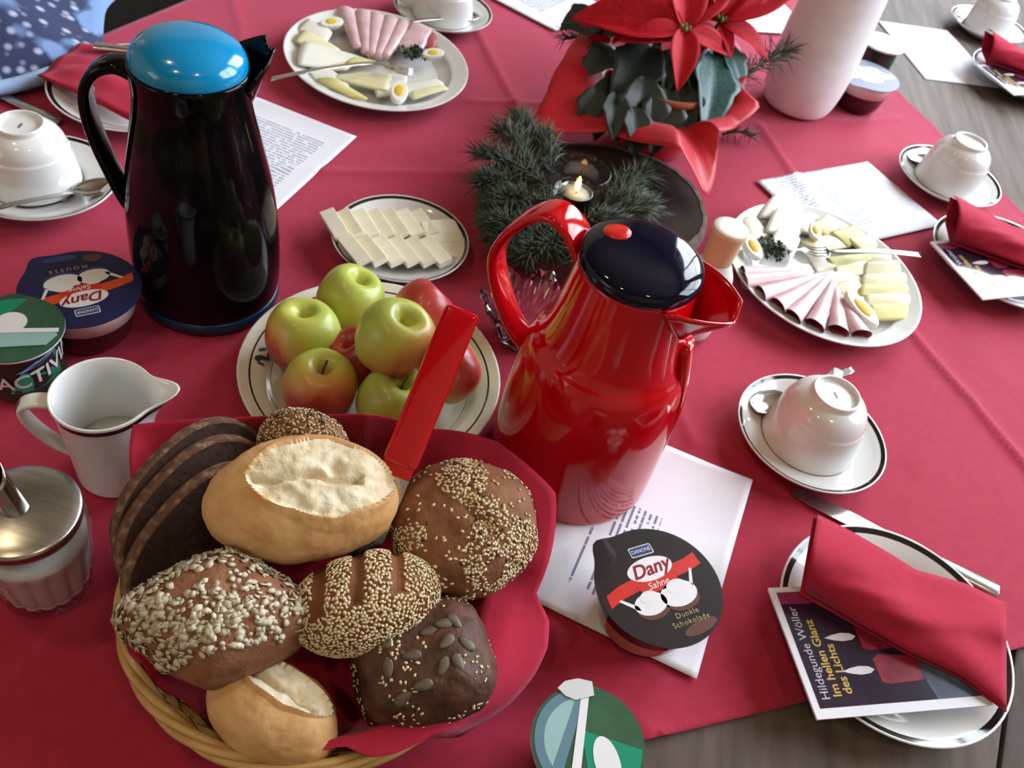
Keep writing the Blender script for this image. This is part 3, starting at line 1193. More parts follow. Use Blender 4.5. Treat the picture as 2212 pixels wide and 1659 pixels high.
white_roll(655, 1080, 0.122, 405, 62, 206, 138, 0.42, 'large golden white bread roll with an open split on top of the heap', 1.3, depth=0.036, shift=0.12, open_w=0.62, xs=0.20, slant=0.05)
white_roll(592, 1540, 0.058, 250, -150, 152, 104, 0.55, 'small golden white bread roll at the front rim of the basket', 5.1, depth=0.032, shift=0.45, open_w=0.36)


def seeded_bun():
    fr, S = roll_frame(1000, 1140, 0.098, 1, 0.6, 0.45)
    a, b, c = 158 * S, 150 * S, 0.036

    def extra(p):
        d = -0.0045 * exp(-(((p.x - 0.12 * a) + 0.25 * (p.y + 0.2 * b)) / 0.005) ** 2) * exp(-((p.y + 0.35 * b) / (0.45 * b)) ** 2) if p.z > 0 else 0
        return d
    v, f = blob(90, 52, body_fn(a, b, c, 1.0, 0.95, -0.75, 0.0042, 2.2, 26, extra=extra))
    e = make_roll(fr, 'round brown bun with sesame seeds beside the red jug')
    link('crust', mesh('crust', v, f), M_RYE, e)
    rnd = random.Random(3)

    def mask(p, n):
        if n.z < -0.2:
            return 0
        k = nz3((p.x + 0.3, p.y + 0.1, p.z), 34)
        return 1.0 if k > 0.02 else 0.04
    s = link('sesame_seeds', scatter('sesame_seeds', v, f, 1000, mask, 0.0017, 0.0004, 0.6, rnd, 1.1, min_d=0.0016), M_SESAME, e)
    tag(s, 'scattered pale sesame seeds', kind='stuff')
    s = link('flax_seeds', scatter('flax_seeds', v, f, 130, mask, 0.0019, 0.0004, 0.6, rnd, 0.8), M_FLAX, e)
    tag(s, kind='stuff')


seeded_bun()


def sesame_roll():
    fr, S = roll_frame(788, 1303, 0.094, 300, 110, 0.45)
    a, b, c = 163 * S, 104 * S, 0.034
    cuts = (-0.62, -0.12, 0.40)

    def cutd(p):
        return min(abs(p.x / a - q - 0.18 * p.y / b) for q in cuts)

    def extra(p):
        if p.z < 0.15 * c:
            return 0
        return -0.0032 * exp(-(cutd(p) / 0.085) ** 2) * (1 if p.y > -0.25 * b else 0.1)
    v, f = blob(100, 54, body_fn(a, b, c, 1.0, 0.95, -0.75, 0.002, 7.2, 26, extra=extra))
    e = make_roll(fr, 'oval sesame bread roll with slashed cuts in the middle of the heap')
    link('crust', mesh('crust', v, f), M_MALT, e)
    rnd = random.Random(4)

    def mask(p, n):
        if n.z < -0.35:
            return 0
        if p.z > 0 and cutd(p) < 0.095 and p.y > -0.3 * b:
            return 0.0
        return 1.0
    s = link('sesame_seeds', scatter('sesame_seeds', v, f, 1700, mask, 0.00165, 0.0004, 0.6, rnd, 1.1, min_d=0.0017), M_SESAME, e)
    tag(s, 'dense coat of pale sesame seeds', kind='stuff')


sesame_roll()


def oat_roll():
    fr, S = roll_frame(474, 1338, 0.096, 400, 20, 0.45)
    a, b, c = 215 * S, 150 * S, 0.035
    v, f = blob(96, 54, body_fn(a, b, c, 1.25, 1.0, -0.7, 0.003, 9.2, 26, diamond=0.22))
    e = make_roll(fr, 'brown pointed bread roll covered in oat flakes at the left of the basket')
    link('crust', mesh('crust', v, f), M_RYE, e)
    rnd = random.Random(5)

    def mask(p, n):
        if n.z < 0.1 or p.y < -0.62 * b + 0.25 * p.x:
            return 0
        k = nz3((p.x, p.y, p.z), 40)
        return 0.25 + 0.75 * (k > -0.25)
    s = link('oat_flakes', scatter('oat_flakes', v, f, 620, mask, 0.0027, 0.0007, 0.10, rnd, 1.45, wild=0.45, splay=0.55, min_d=0.0016), M_OAT, e)
    tag(s, 'pale oat flakes', kind='stuff')


oat_roll()


def dark_roll():
    fr, S = roll_frame(915, 1437, 0.066, 290, 80, 0.5)
    a, b, c = 146 * S, 128 * S, 0.036
    v, f = blob(96, 54, body_fn(a, b, c, 0.62, 0.72, -0.75, 0.0040, 4.4, 30))
    e = make_roll(fr, 'dark square bread roll with pumpkin seeds beside the front napkin fold')
    link('crust', mesh('crust', v, f), M_DARKB, e)
    rnd = random.Random(6)
    s = link('sesame_seeds', scatter('sesame_seeds', v, f, 270, lambda p, n: 1.0 if (n.z > 0 and nz3((p.x + 1, p.y, p.z), 40) > -0.05) else 0, 0.0014, 0.0003, 0.6, rnd, 1.1), M_SESAME, e)
    tag(s, kind='stuff')
    pm = [Vector(q) for q in SEED_V]
    sv, sf = blob(14, 8, lambda th, ph: Vector((0.0062 * cos(ph) * cos(th), 0.0034 * cos(ph) * sin(th) * (1 - 0.25 * cos(th)), 0.0013 * sin(ph))))
    me = mesh('pumpkin_seed', sv, sf)
    me.materials.append(M_PUMP)
    spots = [(-0.55, 0.42), (-0.30, -0.02), (-0.62, -0.10), (0.02, 0.36), (0.30, 0.48), (0.55, 0.44), (0.10, -0.30), (-0.22, -0.52), (0.45, -0.22), (0.66, -0.02), (-0.05, 0.62), (0.32, 0.08), (-0.50, -0.62)]
    for (x, y) in spots:
        best = max((Vector(q) for q in v if hypot(q[0] / a - x, q[1] / b - y) < 0.09 and q[2] > 0), key=lambda q: q.z, default=None)
        if best is None:
            continue
        n = Vector((best.x / a * 0.5, best.y / b * 0.5, 1)).normalized()
        link('pumpkin_seed', me, None, e, mtx=basis((rnd.uniform(-1, 1), rnd.uniform(-1, 1), 0), n, best + n * 0.0003))


dark_roll()


def back_roll():
    fr, S = roll_frame(655, 965, 0.090, 1, -0.1, 0.15)
    a, b, c = 95 * S, 70 * S, 0.036
    v, f = blob(70, 40, body_fn(a, b, c, 1.0, 1.0, -0.75, 0.003, 6.6, 26))
    e = make_roll(fr, 'seed-coated roll peeking out behind the large white roll')
    link('crust', mesh('crust', v, f), M_RYE, e)
    rnd = random.Random(8)
    s = link('sesame_seeds', scatter('sesame_seeds', v, f, 800, lambda p, n: n.z > -0.2, 0.0016, 0.0004, 0.7, rnd, 0.85, min_d=0.0016), M_SESAME, e)
    tag(s, kind='stuff')
    s = link('flax_seeds', scatter('flax_seeds', v, f, 160, lambda p, n: n.z > -0.2, 0.0018, 0.0008, 0.6, rnd, 0.8), M_FLAX, e)
    tag(s, kind='stuff')


back_roll()


def bread_slices():
    outline = []
    for k in range(48):
        t = 2 * pi * k / 48
        x, y = 0.062 * spow(cos(t), 0.85), 0.048 * spow(sin(t), 0.80)
        outline.append((x, y))
    names = ['rearmost slice of dark rye bread against the napkin', 'middle slice of dark rye bread between two others', 'front slice of dark rye bread behind the oat roll']
    spots = [(430, 1085, 0.068), (440, 1125, 0.066), (455, 1185, 0.063)]
    for i, (x, y, z) in enumerate(spots):
        p = G(x, y, z)
        n = (Vector((0.64, -0.42, 0.52)) + Vector((0, 0, -0.05 * i))).normalized()
        e = empty('bread_slice', (0, 0, 0), 0, names[i], 'bread')
        e['group'] = 'slices of dark bread'
        e.matrix_world = basis(Vector((0.55, 0.60, 0.45)), n, p)
        th = 0.0058
        ins = [(q[0] * 0.955, q[1] * 0.945) for q in outline]
        link('crumb', prism('crumb', ins, -th, th), M_SLICE, e, smooth=False)
        nn = len(outline)
        v, f = [], []
        for (sc, zz) in ((0.95, th + 0.0002), (0.985, th + 0.0001), (1.006, th * 0.5), (1.006, -th * 0.5), (0.95, -th - 0.0002)):
            for (qx, qy) in outline:
                v.append((qx * sc, qy * sc, zz))
        for r in range(4):
            for k in range(nn):
                f.append((r * nn + k, r * nn + (k + 1) % nn, (r + 1) * nn + (k + 1) % nn, (r + 1) * nn + k))
        link('crust', recalc(mesh('crust', v, f)), M_SLCR, e)


bread_slices()


def bread_knife():
    a, b = G(997, 678, 0.212), G(873, 978, 0.112)
    d = (b - a)
    e = empty('bread_knife', (0, 0, 0), 0, 'red-handled knife standing upright in the bread basket', 'knife')
    view = (CAMPOS - a).normalized()
    side = d.cross(view).normalized()
    L = d.length
    e.matrix_world = basis(d.normalized(), view, a)
    link('handle', prism('handle', rrect(L * 0.47, 0, L * 0.5, 0.0118, 0.004), -0.0065, 0.0065, 0.0028), M_REDP, e, smooth=False)
    link('ferrule', prism('ferrule', rrect(L * 0.985, 0, 0.006, 0.0105, 0.002), -0.0048, 0.0048, 0.0015), M_REDP, e, smooth=False)
    bl = [(L * 0.96, -0.0095), (L * 0.96, 0.0100), (L * 1.16, 0.0105), (L * 1.50, 0.0100), (L * 1.62, -0.002), (L * 1.58, -0.0085), (L * 1.2, -0.0095)]
    link('blade', prism('blade', bl, -0.0008, 0.0008), M_STEEL, e, smooth=False)


bread_knife()

# ------------------------------------------------------------------ apples on their plate
APC = (-0.124, 0.528)
_ap = dish_mesh('plate', 0.1151, 0.024, well=0.66, lines=((0.752, 0.766), (0.908, 0.922)), foot=0.6)
_o = link('fruit_plate', _ap, [M_CREAMW, M_LINE])
_o.location = (APC[0], APC[1], 0.0012)
tag(_o, 'ivory plate with two thin dark rings under the apples', 'plate')
M_MOTIF = mat('dark_flower_print', srgb(60, 58, 56), 0.3)
for k, (da, dr, sx, sy, rr) in enumerate(((0, 0.0, 0.006, 0.0022, 0.3), (0.03, 0.004, 0.0035, 0.003, 1.2), (-0.05, -0.003, 0.004, 0.0012, 2.0), (0.08, 0.001, 0.0035, 0.0012, 0.2), (-0.09, 0.003, 0.004, 0.0013, 0.8))):
    a = radians(190) + da
    r = 0.0955 + dr
    z = 0.0178 + (r - 0.0955) * 0.40
    me = prism('flower_motif', ellipse(0, 0, sx, sy, rr, 14), 0.0, 0.0002)
    n = Vector((-0.36 * cos(a), -0.36 * sin(a), 1)).normalized()
    link('flower_motif', me, M_MOTIF, _o, smooth=False, mtx=basis((1, 0, 0), n, (r * cos(a), r * sin(a), z)))


def apple_material(name, blush, amount):
    m = bpy.data.materials.new(name)
    m.use_nodes = True
    nt = m.node_tree
    N = nt.nodes
    b = N['Principled BSDF']
    b.inputs['Roughness'].default_value = 0.36
    b.inputs['Coat Weight'].default_value = 0.10
    b.inputs['Coat Roughness'].default_value = 0.15
    tc = N.new('ShaderNodeTexCoord')
    dp = N.new('ShaderNodeVectorMath')
    dp.operation = 'DOT_PRODUCT'
    nt.links.new(tc.outputs['Object'], dp.inputs[0])
    dp.inputs[1].default_value = tuple(Vector(blush).normalized() * 32)
    nz = N.new('ShaderNodeTexNoise')
    nz.inputs['Scale'].default_value = 60
    nz.inputs['Detail'].default_value = 5
    mp = N.new('ShaderNodeMapping')
    mp.inputs['Scale'].default_value = (1, 1, 0.25)
    nt.links.new(tc.outputs['Object'], mp.inputs[0])
    nt.links.new(mp.outputs[0], nz.inputs['Vector'])
    ad = N.new('ShaderNodeMath')
    ad.operation = 'MULTIPLY_ADD'
    nt.links.new(nz.outputs['Fac'], ad.inputs[0])
    ad.inputs[1].default_value = 0.9
    nt.links.new(dp.outputs['Value'], ad.inputs[2])
    rp = N.new('ShaderNodeValToRGB')
    e = rp.color_ramp.elements
    e[0].position = 0.0
    e[0].color = srgb(166, 180, 80)
    e[1].position = 1.0
    e[1].color = srgb(150, 34, 42)
    for pos, c in ((0.50 - amount, srgb(186, 186, 78)), (0.68 - amount * 0.7, srgb(206, 150, 76)), (0.82 - amount * 0.5, srgb(180, 66, 54))):
        q = e.new(pos)
        q.color = c
    mr = N.new('ShaderNodeMapRange')
    mr.inputs['From Min'].default_value = -0.8
    mr.inputs['From Max'].default_value = 1.6
    nt.links.new(ad.outputs[0], mr.inputs['Value'])
    nt.links.new(mr.outputs[0], rp.inputs['Fac'])
    nt.links.new(rp.outputs['Color'], b.inputs['Base Color'])
    return m


M_STEM = mat('apple_stem', srgb(92, 74, 44), 0.7)


def apple(px, py, z, rpx, tilt, az, blush, amount, label, stem=True):
    p = G(px, py, z)
    S = (p - CAMPOS).dot(_fw) / F_PX
    R = rpx * S
    e = empty('apple', p, 0, label, 'apple')
    e['group'] = 'apples on the ivory plate'
    n = Vector((sin(tilt) * cos(az), sin(tilt) * sin(az), cos(tilt)))
    e.matrix_world = basis((1, 0.2, 0), n, p)
    prof = [(0.0, 0.46), (0.035, 0.47), (0.10, 0.56), (0.20, 0.74), (0.33, 0.86), (0.50, 0.90), (0.70, 0.82), (0.90, 0.56), (1.0, 0.16), (0.98, -0.24), (0.86, -0.58), (0.66, -0.82), (0.46, -0.93), (0.30, -0.94), (0.16, -0.86), (0.0, -0.80)]
    ph = random.uniform(0, 6)

    def fn(q):
        a = atan2(q.y, q.x)
        k = 1 + 0.022 * cos(5 * a + ph) * (1 if q.z < 0.2 * R else 0.6) + 0.02 * cos(2 * a + ph)
        return Vector((q.x * k, q.y * k, q.z))
    me = lathe('skin', [(r * R, zz * R) for r, zz in smooth_prof(prof, 3)], 44, fn=fn)
    link('skin', me, apple_material('apple_skin', blush, amount), e)
    if stem:
        link('stem', tube('stem', [(0, 0, 0.44 * R), (0.01 * R, 0.02 * R, 0.74 * R), (0.06 * R, 0.05 * R, 1.02 * R)], [0.0011, 0.0009, 0.0013], 7), M_STEM, e)


apple(757, 648, 0.047, 72, 0.35, 0.6, (-0.3, 0.2, -1.0), 0.02, 'pale green apple at the back of the plate nearest the butter', False)
apple(656, 728, 0.047, 80, 0.15, 2.0, (-1, -0.3, -0.9), 0.06, 'green apple with an orange cheek at the left of the plate', False)
apple(691, 838, 0.046, 80, 0.10, 0.5, (0.1, -0.7, -0.65), 0.30, 'half red half green apple with a long stem at the front left')
apple(853, 732, 0.090, 84, 0.30, 0.1, (0.9, -0.4, -0.7), 0.08, 'green apple with a pink cheek lying on top of the others', False)
apple(850, 870, 0.046, 80, 0.25, 0.4, (0.3, -0.3, -1), 0.0, 'yellow-green apple behind the upright red knife handle')
apple(912, 668, 0.050, 62, 0.9, 0.9, (0, 0, 1), 0.55, 'dark red apple at the back right of the plate', False)
apple(967, 800, 0.046, 72, 0.9, -1.5, (0.2, 0.5, 0.7), 0.02, 'orange-yellow apple right of the red knife handle', False)
apple(775, 775, 0.045, 66, 0.5, 3.4, (0, -0.2, 1), 0.50, 'shaded red apple in the middle beneath the top apple', False)

# ------------------------------------------------------------------ butter plate
BPC = (-0.152, 0.7225)
_o = link('butter_plate', dish_mesh('plate', 0.0715, 0.020, well=0.52), [M_WHITE, M_LINE])
_o.location = (BPC[0], BPC[1], 0.0012)
tag(_o, 'small white plate with a dark rim carrying butter slices', 'plate')
M_BUTW = mat('butter_white', srgb(246, 242, 226), 0.5, col2=srgb(242, 236, 214), scale=60)
M_BUTY = mat('butter_yellow', srgb(226, 200, 96), 0.5, sss=0.1, col2=srgb(220, 192, 84), scale=60)


def butter_mesh(hx, hy, hz):
    me = box('butter_slice', (0, 0, 0), (hx, hy, hz), 0.0008)
    me.materials.append(M_BUTW)
    me.materials.append(M_BUTY)
    for p in me.polygons:
        p.material_index = 1 if p.normal.x > 0.6 else 0
    return me


BUT = butter_mesh(0.0080, 0.0225, 0.0038)
_rows = [((722, 492), (915, 486), (752, 500, 735, 470, 768, 524), 7, 'back'), ((765, 548), (940, 545), (0, 0, 765, 528, 806, 582), 6, 'front')]
_ords = ['first', 'second', 'third', 'fourth', 'fifth', 'sixth', 'seventh']
for (s_, e_, ax, n, nm) in _rows:
    p0, p1 = G(s_[0], s_[1], 0.019), G(e_[0], e_[1], 0.019)
    q0, q1 = G(ax[2], ax[3], 0.019), G(ax[4], ax[5], 0.019)
    yd = (q1 - q0).normalized()
    row = (p1 - p0).normalized()
    for k in range(n):
        t = k / (n - 1)
        p = p0.lerp(p1, t)
        p.z = 0.0235 - 0.0035 * t
        nrm = (Vector((0, 0, 1)) - row * (0.26 + 0.08 * sin(k * 2.1))).normalized()
        xd = yd.cross(nrm)
        o = link('butter_slice', BUT, None, smooth=False)
        o.matrix_world = basis(-xd if xd.dot(row) < 0 else xd, nrm, p)
        tag(o, '%s butter slice from the left in the %s row' % (_ords[k], nm), 'butter', 'butter slices in two rows')
_big = prism('butter_slice', rrect(0, 0, 0.020, 0.017, 0.006), -0.0016, 0.0016, 0.0008)
for (x, y, z, a, lab) in ((955, 500, 0.0215, 0.6, 'wide pale butter slice at the back right end of the rows'), (965, 530, 0.0185, 0.3, 'wide pale butter slice at the front right end of the rows')):
    o = link('butter_slice', _big if not _big.materials else _big, M_BUTW, smooth=False)
    p = G(x, y, z)
    o.matrix_world = basis((cos(a), sin(a), 0), (0.10, -0.05, 1), p)
    tag(o, lab, 'butter')


# ------------------------------------------------------------------ pots of pudding and yoghurt
M_PBLACK = mat('black_foil', srgb(34, 28, 30), 0.25, coat=0.35)
M_PNAVY = mat('navy_foil', srgb(34, 36, 78), 0.4, spec=0.3)
M_PRED = mat('print_red', srgb(206, 44, 34), 0.3, coat=0.3)
M_PORANGE = mat('print_orange', srgb(222, 78, 34), 0.3, coat=0.3)
M_PWHITE = mat('print_white', srgb(232, 230, 234), 0.35, coat=0.3)
M_PDRED = mat('print_dark_red', srgb(140, 24, 40), 0.3)
M_PBLUE = mat('print_blue', srgb(46, 62, 120), 0.3, coat=0.3)
M_PGOLD = mat('print_gold', srgb(178, 160, 110), 0.35)
M_PBROWN = mat('print_brown', srgb(96, 58, 50), 0.3, coat=0.3)
M_CHOC = mat('chocolate_in_clear_cup', srgb(52, 20, 18), 0.2, coat=0.5)
M_CREAM = mat('cream_in_clear_cup', srgb(226, 206, 200), 0.25, coat=0.5)
M_PINKB = mat('cocoa_cream_in_clear_cup', srgb(196, 136, 112), 0.25, coat=0.5)


def lid_outline(R, tab, grow=0.16, width=0.20, n=72):
    out = []
    for k in range(n):
        t = 2 * pi * k / n
        d = (t - tab + pi) % (2 * pi) - pi
        r = R * (1 + grow * exp(-(d / width) ** 2))
        out.append((r * cos(t), r * sin(t)))
    return out


def pudding_cup(loc, rz, foil, band, lower, label, flavour, tab, H=0.050, R=0.0475, base=0.034, mousse=False, tiny=False):
    e = empty('pudding_cup', loc, rz, label, 'pudding cup')
    link('rim', lathe('rim', [(R - 0.004, H - 0.004), (R, H - 0.0022), (R + 0.0012, H - 0.0012), (R, H - 0.0004), (R - 0.004, H - 0.0004)], 56), M_PWHITE, e)
    z1 = H * 0.60
    r1 = base + (R - 0.004 - base) * 0.72
    link('upper_wall', lathe('upper_wall', [(R - 0.0055, H - 0.003), (r1 + 0.0010, z1), (r1 - 0.002, z1)], 56), band, e)
    link('lower_wall', lathe('lower_wall', smooth_prof([(r1, z1), (base + 0.003, H * 0.22), (base, 0.004), (base - 0.003, 0.0)], 4) + [(0, 0)], 56), lower, e)
    lid = link('lid', prism('lid', lid_outline(R + 0.0018, tab), H - 0.0006, H + 0.0003), foil, e, smooth=False)
    z = H + 0.0005
    k = R / 0.0475
    # ribbon
    top = [(-0.043 * k, 0.004 * k), (-0.030 * k, 0.0085 * k), (-0.015 * k, 0.011 * k), (0, 0.012 * k), (0.015 * k, 0.013 * k), (0.030 * k, 0.0145 * k), (0.0405 * k, 0.0175 * k)]
    bot = [(x + (0.001 if x > 0 else -0.001) * k, y - 0.0105 * k) for x, y in reversed(top)]
    flat('ribbon_print', top + bot, z, M_PORANGE if mousse else M_PRED, lid)
    flat('tab_print', [(-0.017 * k, 0.005 * k), (0.018 * k, 0.0065 * k), (0.016 * k, -0.0035 * k), (-0.015 * k, -0.0045 * k)], z + 0.0001, M_PRED, lid)
    flat('oval_print', ellipse(0.0, 0.0145 * k, 0.0195 * k, 0.0095 * k, 0.05), z + 0.0002, M_PWHITE, lid)
    lettering('Dany', 0.0155 * k, M_PDRED, lid, 0, 0.0145 * k, z + 0.0003, 0.06, shear=0.35, bold=0.0003)
    if not tiny:
        lettering('Sahne', 0.0078 * k, M_PWHITE, lid, 0, 0.0012 * k, z + 0.0003, 0.05, shear=0.3)
        flat('badge_border', rrect(0.001 * k, 0.0305 * k, 0.0098 * k, 0.0043 * k, 0.0016), z, M_PWHITE, lid)
        flat('badge_print', rrect(0.001 * k, 0.0305 * k, 0.0091 * k, 0.0036 * k, 0.0013), z + 0.0001, M_PBLUE, lid)
        lettering('DANONE', 0.0044 * k, M_PWHITE, lid, 0.001 * k, 0.0305 * k, z + 0.0002, width=0.88)
    for (cx, cy, rx, ry) in ((-0.0135 * k, -0.0115 * k, 0.0135 * k, 0.0088 * k), (0.0115 * k, -0.0105 * k, 0.0155 * k, 0.0100 * k)):
        flat('dish_print', ellipse(cx, cy - 0.0045 * k, rx * 0.95, ry * 0.9), z, M_PBROWN if not mousse else M_PBLUE, lid)
        flat('cream_print', ellipse(cx, cy, rx, ry, 0.06), z + 0.0001, M_PWHITE, lid)
        flat('cream_print', ellipse(cx + 0.001, cy + ry * 0.6, rx * 0.55, ry * 0.55, 0.1), z + 0.0002, M_PWHITE, lid)
    for (pts) in (((-0.036, -0.003), (-0.034, -0.002), (-0.024, -0.0105), (-0.023, -0.0145), (-0.0255, -0.0135)), ((0.030, 0.006), (0.032, 0.0055), (0.0275, -0.004), (0.0255, -0.0085), (0.0245, -0.004))):
        flat('spoon_print', [(x * k, y * k) for x, y in pts], z + 0.0001, M_PWHITE, lid)
    if flavour:
        for i, ln in enumerate(flavour):
            lettering(ln, 0.0060 * k, M_PGOLD, lid, (0.009 if not mousse else 0.004) * k, (-0.0265 - 0.0062 * i) * k, z + 0.0001, spacing=1.15 if not mousse else 1.6)
    if not mousse and not tiny:
        flat('cocoa_print', ellipse(0.014 * k, -0.039 * k, 0.015 * k, 0.0045 * k, 0.15), z - 0.00005, M_PBROWN, lid)
    if mousse and not tiny:
        flat('cocoa_print', ellipse(-0.018 * k, -0.036 * k, 0.008 * k, 0.0055 * k), z, M_PORANGE if False else M_PBROWN, lid)
        flat('sky_print', ellipse(0.008 * k, -0.042 * k, 0.014 * k, 0.0042 * k, -0.05), z, M_PBLUE, lid)
    return e


pudding_cup((0.1435, 0.3655, 0.0022), radians(34), M_PBLACK, M_CHOC, M_PINKB, 'black and red pudding cup standing on the printed sheet', ('Dunkle', 'Schokolade'), radians(123))
pudding_cup((-0.3765, 0.506, 0.0012), radians(221), M_PNAVY, M_CREAM, M_CHOC, 'navy blue mousse cup left of the black jug', ('MOUSSE',), radians(-60), R=0.0470, mousse=True)
pudding_cup((0.400, 1.345, 0.0012), radians(200), M_PNAVY, M_CREAM, M_CHOC, 'blue pudding cup behind the white vase', None, radians(40), mousse=True, tiny=True)

M_YGREEN = mat('dark_green_pot', srgb(24, 44, 36), 0.3, coat=0.3)
M_YLID = mat('green_foil', srgb(70, 112, 84), 0.22, metal=0.35, coat=0.4, col2=srgb(58, 92, 70), scale=30, bump=0.15, bscale=60)
M_YTEAL = mat('teal_green_print', srgb(20, 140, 108), 0.3, coat=0.3)
M_YPALE = mat('pale_teal_print', srgb(150, 186, 186), 0.3, coat=0.3)
M_YBLUE = mat('blue_grey_foil', srgb(112, 146, 164), 0.25, metal=0.3, coat=0.4)
M_FOIL = mat('torn_foil', srgb(222, 222, 226), 0.35, metal=0.3)
M_LIL = mat('lilac_print', srgb(140, 146, 206), 0.3, coat=0.3)


def bend(me, r0, slope, z0, yoff=0.0):
    """wrap a flat mesh (x along, y up) round the wall of a conical pot"""
    for w in me.vertices:
        zz = z0 + w.co.y
        r = r0 + slope * zz + w.co.z + 0.0003
        a = w.co.x / (r0 + slope * z0)
        w.co = Vector((r * sin(a), -r * cos(a), zz))
    return me


def subdivided(pts, cuts=3):
    bm = bmesh.new()
    vs = [bm.verts.new((x, y, 0)) for x, y in pts]
    bm.faces.new(vs)
    bmesh.ops.triangulate(bm, faces=bm.faces[:])
    for _ in range(cuts):
        bmesh.ops.subdivide_edges(bm, edges=bm.edges[:], cuts=1)
    me = bpy.data.meshes.new('print')
    bm.to_mesh(me)
    bm.free()
    return me


def yoghurt_pot(loc, rz, label, H=0.066, R=0.0345, base=0.0255, lid_rz=0.0, text=False, foil_tear=True, flat_lid=True):
    e = empty('yoghurt_pot', loc, rz, label, 'yoghurt pot')
    body = [(R - 0.0045, H - 0.002), (R - 0.005, H - 0.006)] + smooth_prof([(R - 0.0055, H - 0.008), (R - 0.0065, H * 0.5), (base + 0.002, 0.012), (base, 0.003), (base - 0.003, 0.0)], 4) + [(0, 0)]
    link('pot_wall', lathe('pot_wall', body, 48), M_YGREEN, e)
    link('rim', lathe('rim', [(R - 0.005, H - 0.0045), (R + 0.0005, H - 0.003), (R + 0.0012, H - 0.0015), (R, H - 0.0004), (R - 0.005, H - 0.0004)], 48), M_FOIL, e)
    lid = link('lid', prism('lid', lid_outline(R + 0.001, radians(115), 0.10, 0.25), H - 0.0005, H + 0.0003), M_YLID, e, smooth=False, rot=(0, 0, lid_rz))
    z = H + 0.0005
    if flat_lid:
        # left: blue-grey segment, white stripe, teal fan and white oval
        seg = [(R * 0.97 * cos(t), R * 0.97 * sin(t)) for t in [radians(102 + 146 * k / 20) for k in range(21)]]
        flat('segment_print', seg, z, M_YBLUE, lid)
        seg = [(R * 0.80 * cos(t), R * 0.80 * sin(t)) for t in [radians(118 + 110 * k / 16) for k in range(17)]]
        flat('segment_print', seg, z + 0.00008, M_YPALE, lid)
        seg2 = [(R * 0.97 * cos(t), R * 0.97 * sin(t)) for t in [radians(-75 + 85 * k / 16) for k in range(17)]]
        flat('fan_print', [(-0.006, 0.006)] + seg2[::-1], z, M_YTEAL, lid)
        flat('stripe_print', [(-0.0105, 0.0325), (-0.0055, 0.0335), (-0.0005, -0.0325), (-0.0065, -0.0325)], z + 0.0002, M_PWHITE, lid)
        flat('oval_print', ellipse(0.0135, -0.0085, 0.0082, 0.0160, radians(26)), z + 0.00025, M_PWHITE, lid)
    else:
        flat('disc_print', ellipse(-0.004, 0.006, 0.0115, 0.0115), z, M_PWHITE, lid)
        flat('fan_print', [(R * 0.95 * cos(t), R * 0.95 * sin(t)) for t in [radians(95 + 130 * k / 14) for k in range(15)]], z - 0.0001, M_YTEAL, lid)
    if foil_tear:
        a = radians(115)
        pts = [(R * 0.80, -0.011), (R * 1.06, -0.012), (R * 1.15, -0.003), (R * 1.13, 0.006), (R * 1.02, 0.012), (R * 0.86, 0.008), (R * 0.76, 0.002)]
        pts = [(x * cos(a) - y * sin(a), x * sin(a) + y * cos(a)) for x, y in pts]
        link('foil_tab', prism('foil_tab', pts, z, z + 0.0008), M_FOIL, lid, smooth=False)
    if text:
        r0, sl = base + 0.0015, (R - 0.0055 - base - 0.0015) / (H - 0.006)
        me = bend(subdivided([(-0.004, -0.018), (0.040, -0.012), (0.040, 0.016), (0.008, 0.006)], 4), r0, sl, 0.034)
        link('label_print', me, M_YTEAL, e)
        me = bend(subdivided([(0.004, 0.005), (0.040, 0.015), (0.040, 0.024), (0.016, 0.012)], 4), r0 + 0.0001, sl, 0.034)
        link('label_print', me, M_LIL, e)
        tm = text_mesh('ACTIVIA', 0.019, bold=0.0002, align='LEFT', extrude=0.0001)
        for w in tm.vertices:
            w.co.x += -0.012
            w.co.y += -0.009 + 0.22 * (w.co.x + 0.012)
            w.co.z += 0.0003
        link('lettering', bend(tm, r0, sl, 0.034), M_PWHITE, e, smooth=False)
    return e


_yp = G(1272, 1603, 0.068)
yoghurt_pot((_yp.x, _yp.y, 0.0012), 0.0, 'green-lidded yoghurt pot with a white stripe at the front edge', lid_rz=radians(-3), R=0.0355)
_yp = G(28, 708, 0.062)
yoghurt_pot((_yp.x, _yp.y, 0.0012), radians(18), 'dark green yoghurt pot with white letters at the left edge', R=0.0360, base=0.029, H=0.060, lid_rz=radians(-10), text=True, foil_tear=False, flat_lid=False)
for o in [q for q in COL.objects if q.name.startswith('yoghurt_pot')][-1:]:
    lid = [c for c in o.children if c.name.startswith('lid')][0]
    # pale folded foil flap along the front of the lid
    fp = [(-0.037, -0.012), (0.030, 0.004), (0.034, 0.0), (0.030, -0.013), (-0.030, -0.032)]
    link('foil_flap', prism('foil_flap', fp, 0.0608, 0.0618), M_YPALE, lid, smooth=False)
    link('foil_flap', prism('foil_flap', [(-0.037, -0.012), (0.033, 0.006), (0.034, 0.002), (-0.036, -0.017)], 0.0618, 0.0626), M_PWHITE, lid, smooth=False)
yoghurt_pot((0.430, 1.45, 0.0012), 0.4, 'small green-lidded pot behind the blue pudding cup and the vase', R=0.0345, foil_tear=True, H=0.062)


